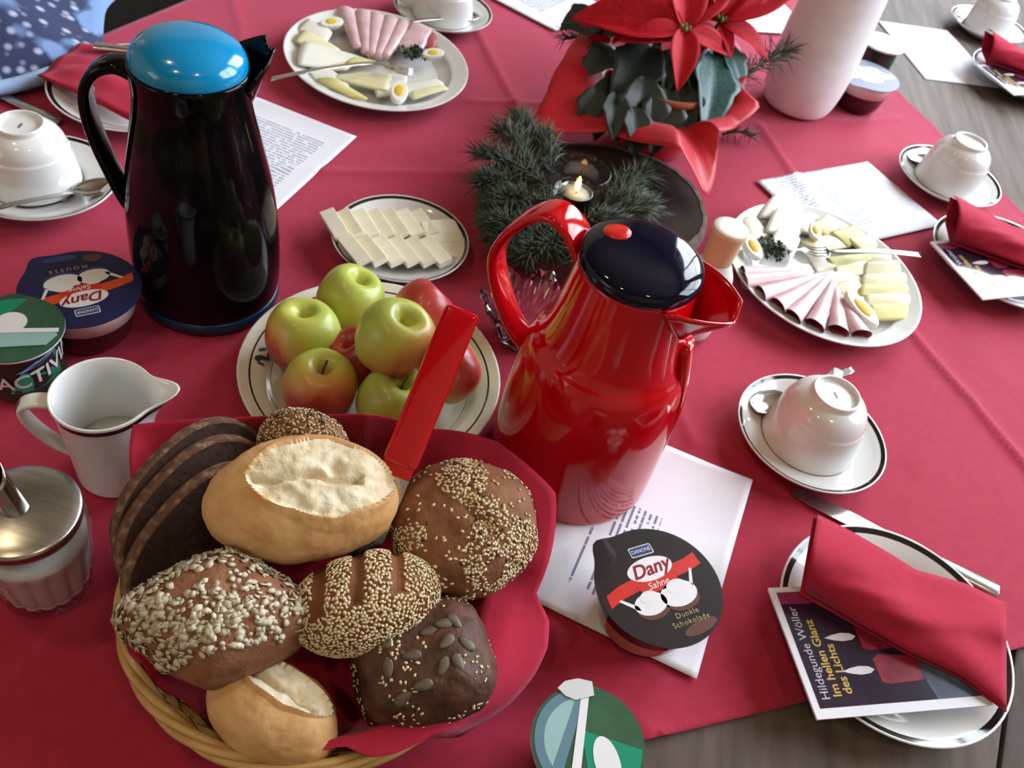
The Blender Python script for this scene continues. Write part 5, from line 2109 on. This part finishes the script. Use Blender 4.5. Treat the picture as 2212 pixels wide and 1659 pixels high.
patch('ham_slice', [(905, 100, .021), (930, 62, .027), (948, 82, .025), (938, 108, .020)], M_HAMI, 'dark pink ham slice beside the yellow egg on the rear platter', 'ham', bulge=0.003, wave=0.002, roundc=0.15)

_cz = 0.015
CH = [  # corners (px, py, z), material, label
    ([(640, 60, .022), (668, 36, .027), (722, 70, .022), (690, 110, .018)], M_CHEESEW, 'white cheese slice at the back left of the rear platter'),
    ([(632, 85, .024), (655, 60, .026), (740, 108, .020), (705, 135, .017)], M_CHEESE, 'pale cheese slice second from the back left of the rear platter'),
    ([(638, 140, .025), (650, 84, .028), (800, 128, .016), (740, 150, .015)], M_CHEESEW, 'large white cheese triangle above the fork on the rear platter'),
    ([(700, 165, .019), (780, 155, .017), (850, 158, .018), (840, 200, .018)], M_CHEESE, 'pale cheese slice with green specks below the fork on the rear platter'),
    ([(676, 170, .021), (720, 166, .022), (800, 215, .020), (760, 212, .019)], M_CHEESEY, 'yellow-edged cheese slice at the front rim of the rear platter'),
    ([(745, 135, .021), (765, 122, .021), (815, 130, .019), (790, 142, .018)], M_CHEESEY, 'small yellow cheese piece under the fork on the rear platter'),
    ([(860, 182, .017), (940, 168, .019), (965, 182, .020), (880, 210, .018)], M_CHEESEW, 'folded white cheese slice at the right front of the rear platter'),
    ([(885, 196, .021), (958, 182, .023), (972, 192, .021), (890, 216, .019)], M_CHEESE, 'second folded cheese slice at the right front of the rear platter'),
    ([(1632, 472, .022), (1672, 416, .030), (1725, 430, .028), (1738, 470, .020)], M_CHEESEW, 'large white herb cheese slice at the back of the right platter'),
    ([(1650, 500, .024), (1676, 445, .030), (1745, 468, .024), (1728, 515, .020)], M_CHEESEW, 'second white herb cheese slice behind the parsley on the right platter'),
    ([(1600, 470, .021), (1630, 464, .023), (1665, 508, .020), (1620, 520, .019)], M_CHEESEW, 'thin white cheese slice at the left rim of the right platter'),
    ([(1660, 520, .024), (1680, 492, .026), (1732, 515, .020), (1715, 548, .017)], M_CHEESEW, 'tilted white cheese slice beside the parsley on the right platter'),
    ([(1745, 480, .020), (1790, 462, .024), (1850, 500, .021), (1800, 525, .018)], M_CHEESE, 'pale cheese slice behind the fork nearest the printed sheet'),
    ([(1790, 500, .022), (1845, 485, .024), (1880, 515, .021), (1830, 535, .018)], M_CHEESEY, 'yellow cheese slice behind the fork on the right platter'),
    ([(1830, 515, .022), (1880, 505, .024), (1910, 535, .020), (1860, 545, .018)], M_CHEESE, 'cheese slice at the right end behind the fork'),
    ([(1735, 545, .022), (1770, 535, .022), (1830, 585, .020), (1770, 600, .018)], M_CHEESEW, 'white cheese slice just in front of the fork head'),
    ([(1780, 555, .024), (1880, 545, .024), (1885, 565, .022), (1800, 580, .020)], M_CHEESEY, 'thin yellow cheese slice under the fork handle'),
    ([(1800, 575, .024), (1875, 560, .024), (1880, 590, .021), (1810, 605, .019)], M_CHEESE, 'crinkled pale cheese slice below the fork handle'),
    ([(1868, 565, .026), (1945, 560, .026), (1948, 592, .022), (1862, 598, .020)], M_CHEESE, 'uppermost slice of the cheese column at the right rim'),
    ([(1862, 592, .026), (1958, 588, .026), (1960, 614, .022), (1856, 620, .020)], M_CHEESE, 'second slice of the cheese column at the right rim'),
    ([(1858, 614, .026), (1962, 610, .026), (1964, 636, .022), (1852, 642, .020)], M_CHEESEY, 'third slice of the cheese column at the right rim'),
    ([(1866, 636, .026), (1968, 632, .026), (1966, 660, .022), (1868, 664, .020)], M_CHEESE, 'fourth slice of the cheese column at the right rim'),
    ([(1876, 656, .026), (1966, 654, .026), (1958, 690, .019), (1884, 694, .018)], M_CHEESEY, 'lowest slice of the cheese column at the right rim'),
    ([(1690, 475, .019), (1752, 456, .022), (1798, 484, .019), (1740, 508, .017)], M_CHEESEW, 'white cheese slice between the herb cheese and the egg piece'),
    ([(1722, 522, .018), (1800, 502, .020), (1850, 530, .018), (1768, 548, .016)], M_CHEESE, 'flat cheese slice right behind the fork tines on the right platter'),
    ([(1752, 588, .020), (1830, 572, .022), (1864, 602, .020), (1800, 632, .018)], M_CHEESEW, 'white cheese slice in the middle of the right platter above the ham'),
    ([(1800, 612, .021), (1856, 600, .022), (1872, 652, .020), (1828, 655, .018)], M_CHEESE, 'cheese slice between the ham fan and the cheese column'),
    ([(1850, 540, .020), (1922, 536, .022), (1942, 566, .020), (1868, 572, .018)], M_CHEESE, 'cheese slice under the end of the fork handle on the right platter'),
    ([(672, 100, .019), (770, 130, .018), (750, 152, .017), (668, 150, .019)], M_CHEESE, 'pale cheese slice beneath the large white triangle on the rear platter'),
    ([(800, 160, .016), (884, 160, .017), (872, 200, .016), (812, 212, .016)], M_CHEESEW, 'white cheese slice beside the front egg wedge on the rear platter'),
    ([(660, 150, .018), (720, 150, .018), (760, 190, .017), (690, 190, .019)], M_CHEESEW, 'white cheese slice at the left end under the fork handle of the rear platter'),
]
for i, (q, m, lab) in enumerate(CH):
    patch('cheese_slice', q, m, lab, 'cheese', bulge=0.002, wave=0.0012, thick=0.0022, roundc=0.10, seed=i)


def egg_wedge(px, py, z, dx, dy, L, label, tilt=0.2, width=0.55):
    p = G(px, py, z)
    e = empty('egg_wedge', p, 0, label, 'egg')
    e.matrix_world = basis(RV * dx + UV * dy, Vector((0.1, -tilt, 1)), p)
    v, f = blob(24, 16, lambda th, ph: Vector((L * cos(ph) * cos(th), L * width * cos(ph) * sin(th), L * width * (sin(ph) if sin(ph) < 0.35 else 0.35))))
    link('egg_white', mesh('egg_white', v, f), M_EGGW, e)
    v, f = blob(20, 10, lambda th, ph: Vector((L * 0.52 * cos(ph) * cos(th), L * width * 0.60 * cos(ph) * sin(th), L * width * 0.33 + 0.0016 * sin(ph))))
    link('yolk', mesh('yolk', v, f), M_YOLK, e)


egg_wedge(716, 50, 0.026, 1, 0.6, 0.017, 'egg piece at the back left edge of the rear platter')
egg_wedge(935, 117, 0.026, 1, 0.5, 0.016, 'egg piece beside the parsley on the rear platter')
egg_wedge(862, 200, 0.024, 0.2, 1, 0.020, 'egg wedge at the front of the rear platter')
egg_wedge(1625, 535, 0.026, 0.2, -1, 0.018, 'egg piece between the bottle and the parsley')
egg_wedge(1860, 668, 0.026, 0.5, -1, 0.026, 'long egg wedge with bright yolk between ham and cheese on the right platter', width=0.40)
egg_wedge(1760, 500, 0.026, 0.15, 1, 0.014, 'egg piece at the back of the right platter')


def parsley(px, py, z, label, seed):
    rnd = random.Random(seed)
    p = G(px, py, z)
    e = empty('parsley_sprig', p, 0, label, 'parsley')
    link('stalk', tube('stalk', [(0, 0, 0), (0.004, 0.002, 0.006), (0.012, 0.0, 0.004)], 0.0009, 6), M_PARS, e)
    V, F = [], []
    for k in range(110):
        c = Vector((rnd.gauss(0, 0.007), rnd.gauss(0, 0.007), abs(rnd.gauss(0.006, 0.004))))
        n = Vector((rnd.uniform(-1, 1), rnd.uniform(-1, 1), rnd.uniform(0, 1))).normalized()
        a = n.orthogonal().normalized()
        b = n.cross(a)
        i = len(V)
        pts = []
        for q in range(8):
            an = 2 * pi * q / 8
            r = 0.0036 * (1 if q % 2 else 0.5)
            V.append(c + a * r * cos(an) + b * r * sin(an) + n * 0.0006 * (q % 2))
        V.append(c + n * 0.0008)
        for q in range(8):
            F.append((i + q, i + (q + 1) % 8, i + 8))
    s = link('leaflets', mesh('leaflets', V, F), M_PARS, e)
    tag(s, kind='stuff')


parsley(890, 122, 0.020, 'parsley sprig on the rear platter', 1)
parsley(1668, 548, 0.020, 'parsley sprig on the right platter', 2)


def fork(head, neck, tail, label):
    A, Nk, B = G(*head), G(*neck), G(*tail)
    e = empty('fork', A, 0, label, 'fork')
    d = (Nk - A)
    side = d.cross(Vector((0, 0, 1))).normalized()
    pth = smooth_prof([tuple(A.lerp(Nk, 0.55) - A), tuple(Nk - A), tuple(Nk.lerp(B, 0.5) + Vector((0, 0, 0.003)) - A), tuple(B - A)], 8)
    n = len(pth)
    link('handle', strap('handle', pth, side, [0.0085 if k < 5 else 0.0028 + 0.0018 * k / n for k in range(n)], 0.0010), M_STEEL, e)
    for q in range(4):
        o = side * (-0.0078 + 0.0052 * q)
        link('tine', tube('tine', [A.lerp(Nk, 0.60) - A + o, A.lerp(Nk, 0.25) - A + o - Vector((0, 0, 0.002)), o * 0.9], [0.0014, 0.0012, 0.0007], 6), M_STEEL, e)


fork((893, 156, .028), (806, 136, .034), (586, 170, .040), 'fork lying across the rear platter with its handle over the rim')
fork((1745, 540, .028), (1810, 544, .034), (1989, 551, .036), 'fork lying across the right platter with its handle over the rim')

# ------------------------------------------------------------------ place settings: plate, booklet, folded napkin
M_COVER = mat('dark_glossy_cover', srgb(48, 34, 52), 0.16, coat=0.7, col2=srgb(36, 28, 48), scale=14)
M_COVB = mat('blue_grey_glossy_print', srgb(92, 104, 124), 0.16, coat=0.7, col2=srgb(60, 64, 84), scale=60, ramp=(0.3, 0.7))
M_CANDR = mat('red_candle_print', srgb(150, 40, 62), 0.2, coat=0.6, col2=srgb(120, 28, 50), scale=80)
M_FLAMEP = mat('pale_flame_print', srgb(226, 218, 226), 0.2, coat=0.6)
M_TITLE = mat('title_yellow', srgb(196, 162, 72), 0.3)
M_AUTH = mat('title_lilac', srgb(196, 188, 208), 0.3)
M_STRIPE = mat('cover_magenta', srgb(150, 52, 96), 0.2, coat=0.6)
SET0, SETA = Vector((0.345, 0.405, 0)), radians(19.3)


def to_set(p):
    q = Vector(p) - SET0
    c, s = cos(-SETA), sin(-SETA)
    return Vector((q.x * c - q.y * s, q.x * s + q.y * c, q.z))


BOOK_O = to_set(G(1763, 1557, 0.027))      # lower left corner of the booklet as it lies on the first plate


def booklet(e, detailed):
    """local x along the 148 mm side, y along the 105 mm side; the title runs up the left side"""
    link('pages', box('pages', (0.074, 0.0525, 0.0013), (0.0735, 0.052, 0.0012)), M_PAPER, e, smooth=False)
    link('cover_border', box('cover_border', (0.074, 0.0525, 0.0027), (0.074, 0.0525, 0.0002)), mat('white_glossy_cover', srgb(232, 232, 240), 0.2, coat=0.6), e, smooth=False)
    cov = link('cover_picture', prism('cover_picture', [(0.0055, 0.0075), (0.142, 0.0075), (0.142, 0.1005), (0.0055, 0.1005)], 0.0029, 0.0030), M_COVER, e, smooth=False)
    z = 0.0031
    flat('table_print', [(0.104, 0.0075), (0.142, 0.0075), (0.142, 0.1005), (0.098, 0.1005), (0.092, 0.070), (0.099, 0.036)], z, M_COVB, cov)
    flat('stripe_print', [(0.0055, 0.090), (0.040, 0.090), (0.040, 0.1005), (0.0055, 0.1005)], z, M_STRIPE, cov)
    for (x, y) in ((0.048, 0.0335), (0.044, 0.0605), (0.066, 0.085)):
        flat('flame_print', [(x - 0.013, y), (x - 0.006, y + 0.0022), (x + 0.002, y + 0.0034), (x + 0.010, y + 0.0026), (x + 0.014, y), (x + 0.010, y - 0.0026), (x + 0.002, y - 0.0034), (x - 0.006, y - 0.0022)], z + 0.0001, M_FLAMEP, cov)
        flat('candle_print', [(x + 0.016, y - 0.010), (x + 0.022, y - 0.012), (x + 0.052, y - 0.0105), (x + 0.054, y + 0.0085), (x + 0.022, y + 0.0115), (x + 0.016, y + 0.008)], z + 0.00012, M_CANDR, cov)
    lettering('Hildegunde W\u00f6ller', 0.0098, M_AUTH, cov, 0.0135, 0.0505, z + 0.0001, pi / 2, width=0.98)
    lettering('Im hellen Glanz', 0.0098, M_TITLE, cov, 0.0235, 0.0455, z + 0.0001, pi / 2, bold=0.0002)
    lettering('des Lichts', 0.0098, M_TITLE, cov, 0.0330, 0.0360, z + 0.0001, pi / 2, bold=0.0002)


_top = [(1766, 1114, .064), (1833, 1147, .056), (1927, 1201, .046), (1977, 1233, .040), (2085, 1262, .034), (2172, 1304, .030)]
_bot = [(1736, 1280, .034), (1782, 1306, .034), (1833, 1336, .036), (1959, 1408, .037), (2070, 1458, .036), (2172, 1534, .030)]


def lerp_list(l, s):
    k = s * (len(l) - 1)
    i = min(len(l) - 2, int(k))
    t = k - i
    return tuple(l[i][j] + (l[i + 1][j] - l[i][j]) * t for j in range(3))


def napkin_upper(s, t):
    a, b = lerp_list(_bot, s), lerp_list(_top, s)
    q = [a[j] + (b[j] - a[j]) * t for j in range(3)]
    q[2] += (0.016 * (1 - s) ** 1.5 + 0.006) * sin(pi * min(1, t * 1.02)) ** 0.8 + 0.0022 * sin(9 * t + 7 * s) * s + 0.005 * exp(-((t - 0.15 - 0.9 * (s - 0.35)) / 0.10) ** 2) * min(1, s * 2) * sin(pi * t) + 0.0035 * exp(-((t - 0.55 - 0.8 * (s - 0.6)) / 0.09) ** 2) * sin(pi * t)
    p = to_set(G(a[0] + (b[0] - a[0]) * t, a[1] + (b[1] - a[1]) * t, q[2]))
    return p


def napkin_under(s, t):
    b = lerp_list(_top, s)
    a = lerp_list(_bot, s)
    x = b[0] + (a[0] - b[0]) * t - 10 * (1 - s)
    y = b[1] + (a[1] - b[1]) * t + (6 if t < 0.1 else 6)
    z = max(0.0300, b[2] - 0.003 - 0.075 * t)
    p = to_set(G(x, y, z))
    return p


NAP_U = thicken(grid('upper_fold', 30, 16, napkin_upper), 0.0008)
NAP_D = thicken(grid('under_fold', 30, 12, napkin_under), 0.0008)


def place_setting(loc, ang, zz, labs, plate_only=False):
    p = link('plate', SIDEPLATE)
    p.location = (loc[0], loc[1], zz)
    tag(p, labs[0], 'plate', 'side plates with a dark rim line')
    c, s = cos(ang), sin(ang)
    bx = Vector((loc[0] + BOOK_O.x * c - BOOK_O.y * s, loc[1] + BOOK_O.x * s + BOOK_O.y * c, zz + 0.0245))
    e = empty('booklet', bx, ang, labs[1], 'booklet')
    booklet(e, True)
    n = empty('paper_napkin', (loc[0], loc[1], zz), ang, labs[2], 'napkin')
    link('upper_fold', NAP_U, M_NAPKIN, n)
    link('under_fold', NAP_D, M_NAPKIN, n)


place_setting((0.345, 0.405), SETA, 0.0015, ('white plate at the lower right corner of the cloth', 'dark booklet under the folded napkin at the lower right', 'folded red napkin on the lower right plate'))
place_setting((0.560, 0.985), radians(28.6), 0.0015, ('white plate at the right edge of the photo beside the cheese platter', 'dark booklet on the plate at the right edge of the photo', 'rolled red napkin on the plate at the right edge of the photo'))
_tb = G(2195, 197, 0.03)
_ta = radians(31)
_loc = (_tb.x - (BOOK_O.x * cos(_ta) - BOOK_O.y * sin(_ta)), _tb.y - (BOOK_O.x * sin(_ta) + BOOK_O.y * cos(_ta)))
place_setting(_loc, _ta, -0.003, ('white plate on the bare wood in the far right corner', 'dark booklet on the plate on the bare wood', 'rolled red napkin on the bare wood beside the blank sheet'))

# plate with a flat napkin at the left
_p = link('plate', SIDEPLATE)
_p.location = (-0.508, 0.862, 0.0015)
tag(_p, 'white plate under a flat red napkin behind the left cup', 'plate', 'side plates with a dark rim line')
_e = empty('paper_napkin', (0, 0, 0.0), 0, 'flat folded red napkin on the plate behind the left cup', 'napkin')
for _k, _dz in enumerate((0.0, 0.0024)):
    _me = patch_mesh('napkin_layer', [G(80 + 6 * _k, 163, .029 + _dz), G(172, 92, .029 + _dz), G(330, 120, .030 + _dz), G(330, 282 - 8 * _k, .027 + _dz)], nu=24, nv=20, bulge=0.006, thick=0.0009, wave=0.004)
    link('napkin_layer', _me, M_NAPKIN, _e)


# ------------------------------------------------------------------ table knives
def table_knife(tip, end, label, z0=0.0018, blade_frac=0.52, lift=0.0):
    A, B = Vector(tip), Vector(end)
    d = B - A
    L = d.length
    e = empty('table_knife', A, 0, label, 'knife')
    e.matrix_world = basis(d, (0, 0, 1), A)
    w = 0.0095
    bl = [(0.002, -0.001), (0.006, 0.006), (0.018, 0.0085), (L * 0.3, w), (L * blade_frac, 0.0075), (L * blade_frac, -0.0055), (L * 0.3, -0.0075), (0.02, -0.007), (0.006, -0.0048)]
    link('blade', prism('blade', bl, 0, 0.0012), M_BRUSHED, e, smooth=False)
    path = [(L * (blade_frac - 0.01), 0.001, 0.0022), (L * (blade_frac + 0.06), 0, 0.0026), (L * 0.8, 0, 0.003), (L * 0.97, 0, 0.003), (L, 0, 0.003)]
    link('handle', strap('handle', smooth_prof(path, 4), (0, 1, 0), [0.0045 + 0.0026 * min(1, k / 12) for k in range(17)], [0.0022 + 0.0008 * min(1, k / 12) for k in range(17)]), M_STEEL, e)


_a, _b = G(1704, 1058, 0.002), G(2154, 1278, 0.004)
table_knife((_a.x, _a.y, 0.0018), (_b.x, _b.y, 0.0018), 'table knife tucked behind the lower right plate')
_a, _b = G(205, 103, 0.038), G(420, 128, 0.036)
table_knife((_b.x, _b.y, 0.037), (_a.x, _a.y, 0.037), 'table knife lying on the flat red napkin behind the black jug', blade_frac=0.45)
_a, _b = G(128, 268, 0.003), G(-160, 130, 0.003)
table_knife((_b.x, _b.y, 0.0018), (_a.x, _a.y, 0.0018), 'table knife on the cloth behind the left saucer', blade_frac=0.5)


# ------------------------------------------------------------------ black chair beyond the table edge
def chair():
    M_CH = mat('black_upholstery', srgb(14, 13, 14), 0.7, bump=0.2, scale=200)
    M_CHL = mat('beech_frame', srgb(186, 150, 104), 0.5, col2=srgb(170, 132, 88), scale=20)
    c = Vector((-0.80, 1.62, FLOOR_Z))
    e = empty('dining_chair', c, radians(-15), 'black upholstered chair beyond the far left table edge', 'chair')
    link('seat', box('seat', (0, 0, 0.44), (0.24, 0.24, 0.035), 0.03, 4), M_CH, e)
    back = grid('backrest', 18, 14, lambda s, t: Vector((-0.23 + 0.46 * s, 0.22 + 0.05 * t - 0.05 * cos((s - 0.5) * 2.2) + 0.03, 0.50 + 0.44 * t - 0.04 * (abs(2 * s - 1) ** 4) * t)))
    link('backrest', thicken(back, 0.03), M_CH, e)
    for sx in (-1, 1):
        link('leg', tube('leg', [(sx * 0.21, -0.20, 0.0), (sx * 0.21, -0.20, 0.41)], 0.018, 10), M_CHL, e)
        link('leg', tube('leg', [(sx * 0.21, 0.26, 0.0), (sx * 0.21, 0.23, 0.5), (sx * 0.20, 0.27, 0.9)], 0.018, 10), M_CHL, e)


chair()


# ------------------------------------------------------------------ person at the far left
def knit_material():
    m = bpy.data.materials.new('blue_white_knit')
    m.use_nodes = True
    nt = m.node_tree
    N = nt.nodes
    b = N['Principled BSDF']
    b.inputs['Roughness'].default_value = 0.9
    b.inputs['Sheen Weight'].default_value = 0.2
    tc = N.new('ShaderNodeTexCoord')
    vo = N.new('ShaderNodeTexVoronoi')
    vo.inputs['Scale'].default_value = 70
    mp = N.new('ShaderNodeMapping')
    mp.inputs['Scale'].default_value = (1, 1, 0.45)
    nt.links.new(tc.outputs['Object'], mp.inputs[0])
    nt.links.new(mp.outputs[0], vo.inputs['Vector'])
    r1 = N.new('ShaderNodeValToRGB')
    r1.color_ramp.elements[0].color = srgb(176, 186, 214)
    r1.color_ramp.elements[1].color = srgb(38, 50, 92)
    r1.color_ramp.elements[0].position = 0.15
    r1.color_ramp.elements[1].position = 0.42
    nt.links.new(vo.outputs['Distance'], r1.inputs['Fac'])
    nz = N.new('ShaderNodeTexNoise')
    nz.inputs['Scale'].default_value = 16
    nt.links.new(tc.outputs['Object'], nz.inputs['Vector'])
    r2 = N.new('ShaderNodeValToRGB')
    r2.color_ramp.elements[0].position = 0.52
    r2.color_ramp.elements[1].position = 0.60
    nt.links.new(nz.outputs['Fac'], r2.inputs['Fac'])
    mx = N.new('ShaderNodeMix')
    mx.data_type = 'RGBA'
    nt.links.new(r2.outputs['Color'], mx.inputs['Factor'])
    nt.links.new(r1.outputs['Color'], mx.inputs[6])
    mx.inputs[7].default_value = srgb(120, 152, 204)
    nt.links.new(mx.outputs[2], b.inputs['Base Color'])
    return m


def person():
    base = Vector((-1.04, 1.00, FLOOR_Z))
    face = atan2(-0.36, 0.93)
    e = empty('person', base, face, 'person in a blue and white patterned knit shawl seated at the far left', 'person')
    J = {  # local: x forward, y to the left, z up from the floor
        'pelvis': ((0, 0, 0.52), 0.15), 'waist': ((0.02, 0, 0.70), 0.135), 'chest': ((0.04, 0, 0.92), 0.15), 'neck0': ((0.03, 0, 1.07), 0.065), 'neck1': ((0.05, 0, 1.13), 0.055), 'head0': ((0.07, 0, 1.20), 0.085), 'head1': ((0.075, 0, 1.29), 0.09), 'head2': ((0.06, 0, 1.36), 0.055),
        'shl': ((0.03, 0.17, 1.02), 0.065), 'ell': ((0.12, 0.25, 0.80), 0.048), 'wrl': ((0.10, 0.22, 0.60), 0.033), 'hal': ((0.12, 0.20, 0.53), 0.034),
        'shr': ((0.03, -0.17, 1.02), 0.065), 'elr': ((0.12, -0.26, 0.80), 0.048), 'wrr': ((0.10, -0.22, 0.60), 0.033), 'har': ((0.12, -0.20, 0.53), 0.034),
        'hipl': ((0.04, 0.10, 0.50), 0.10), 'knl': ((0.42, 0.12, 0.50), 0.065), 'anl': ((0.42, 0.12, 0.10), 0.042), 'tol': ((0.56, 0.13, 0.05), 0.035),
        'hipr': ((0.04, -0.10, 0.50), 0.10), 'knr': ((0.42, -0.12, 0.50), 0.065), 'anr': ((0.42, -0.12, 0.10), 0.042), 'tor': ((0.56, -0.13, 0.05), 0.035)}
    names = list(J)
    E = [('pelvis', 'waist'), ('waist', 'chest'), ('chest', 'neck0'), ('neck0', 'neck1'), ('neck1', 'head0'), ('head0', 'head1'), ('head1', 'head2'), ('chest', 'shl'), ('shl', 'ell'), ('ell', 'wrl'), ('wrl', 'hal'), ('chest', 'shr'), ('shr', 'elr'), ('elr', 'wrr'), ('wrr', 'har'),
         ('pelvis', 'hipl'), ('hipl', 'knl'), ('knl', 'anl'), ('anl', 'tol'), ('pelvis', 'hipr'), ('hipr', 'knr'), ('knr', 'anr'), ('anr', 'tor')]
    me = bpy.data.meshes.new('body')
    me.from_pydata([J[n][0] for n in names], [(names.index(a), names.index(b)) for a, b in E], [])
    o = bpy.data.objects.new('body_tmp', me)
    COL.objects.link(o)
    o.modifiers.new('skin', 'SKIN')
    for i, n in enumerate(names):
        me.skin_vertices[0].data[i].radius = (J[n][1], J[n][1])
        me.skin_vertices[0].data[i].use_root = (n == 'pelvis')
    sb = o.modifiers.new('sub', 'SUBSURF')
    sb.levels = 2
    bpy.context.view_layer.update()
    bm = bpy.data.meshes.new_from_object(o.evaluated_get(bpy.context.evaluated_depsgraph_get()))
    bpy.data.objects.remove(o)
    bm.materials.clear()
    M_SK = mat('skin', srgb(214, 168, 146), 0.55, sss=0.1)
    M_TR = mat('dark_trousers', srgb(40, 42, 56), 0.85)
    bm.materials.append(M_SK)
    bm.materials.append(M_TR)
    for p in bm.polygons:
        p.material_index = 1 if (p.center.z < 0.98 and not (p.center.z < 0.62 and abs(p.center.y) > 0.17 and p.center.x < 0.2)) else 0
    link('body', bm, None, e)
    v, f = blob(28, 18, lambda th, ph: Vector((0.045 + 0.105 * cos(ph) * cos(th), 0.098 * cos(ph) * sin(th), 1.30 + 0.10 * sin(ph) + (0.02 if cos(th) > 0.4 and ph < 0.5 else 0))))
    hair = [fc for fc in f if sum(v[i].x for i in fc) / len(fc) < 0.085 or sum(v[i].z for i in fc) / len(fc) > 1.345]
    link('hair', clean('hair', v, hair), mat('grey_hair', srgb(150, 142, 132), 0.7), e)
    # shawl: a cone of knit round the shoulders whose hem spreads onto the table edge

    def shawl(s, t):
        a = -pi + 2 * pi * s
        fwd = max(0, cos(a))
        r_top = 0.075
        R = 0.24 + 0.19 * fwd ** 1.4
        z_hem = 0.62 + 0.145 * min(1, fwd * 1.6)
        k = t
        r = r_top + (R - r_top) * k ** (0.75 + 0.9 * fwd)
        z = 1.09 + (z_hem - 1.09) * k ** (1.25 - 0.55 * fwd)
        r += 0.012 * sin(11 * a) * k
        z = max(z, 0.758) if r * fwd > 0.26 else z
        return Vector((0.03 + r * cos(a), r * 0.95 * sin(a), z + 0.004 * sin(17 * a) * k))
    sh = link('shawl', thicken(grid('shawl', 120, 40, shawl, closed_u=True), 0.004), knit_material(), e)
    hem = [shawl(k / 160, 1.0) + Vector((0, 0, 0.002)) for k in range(20, 82)]
    link('hem_band', tube('hem_band', hem, 0.0085, 8, sx=1.0), mat('pale_blue_knit', srgb(158, 186, 226), 0.9, bump=0.3, scale=300), sh)


person()
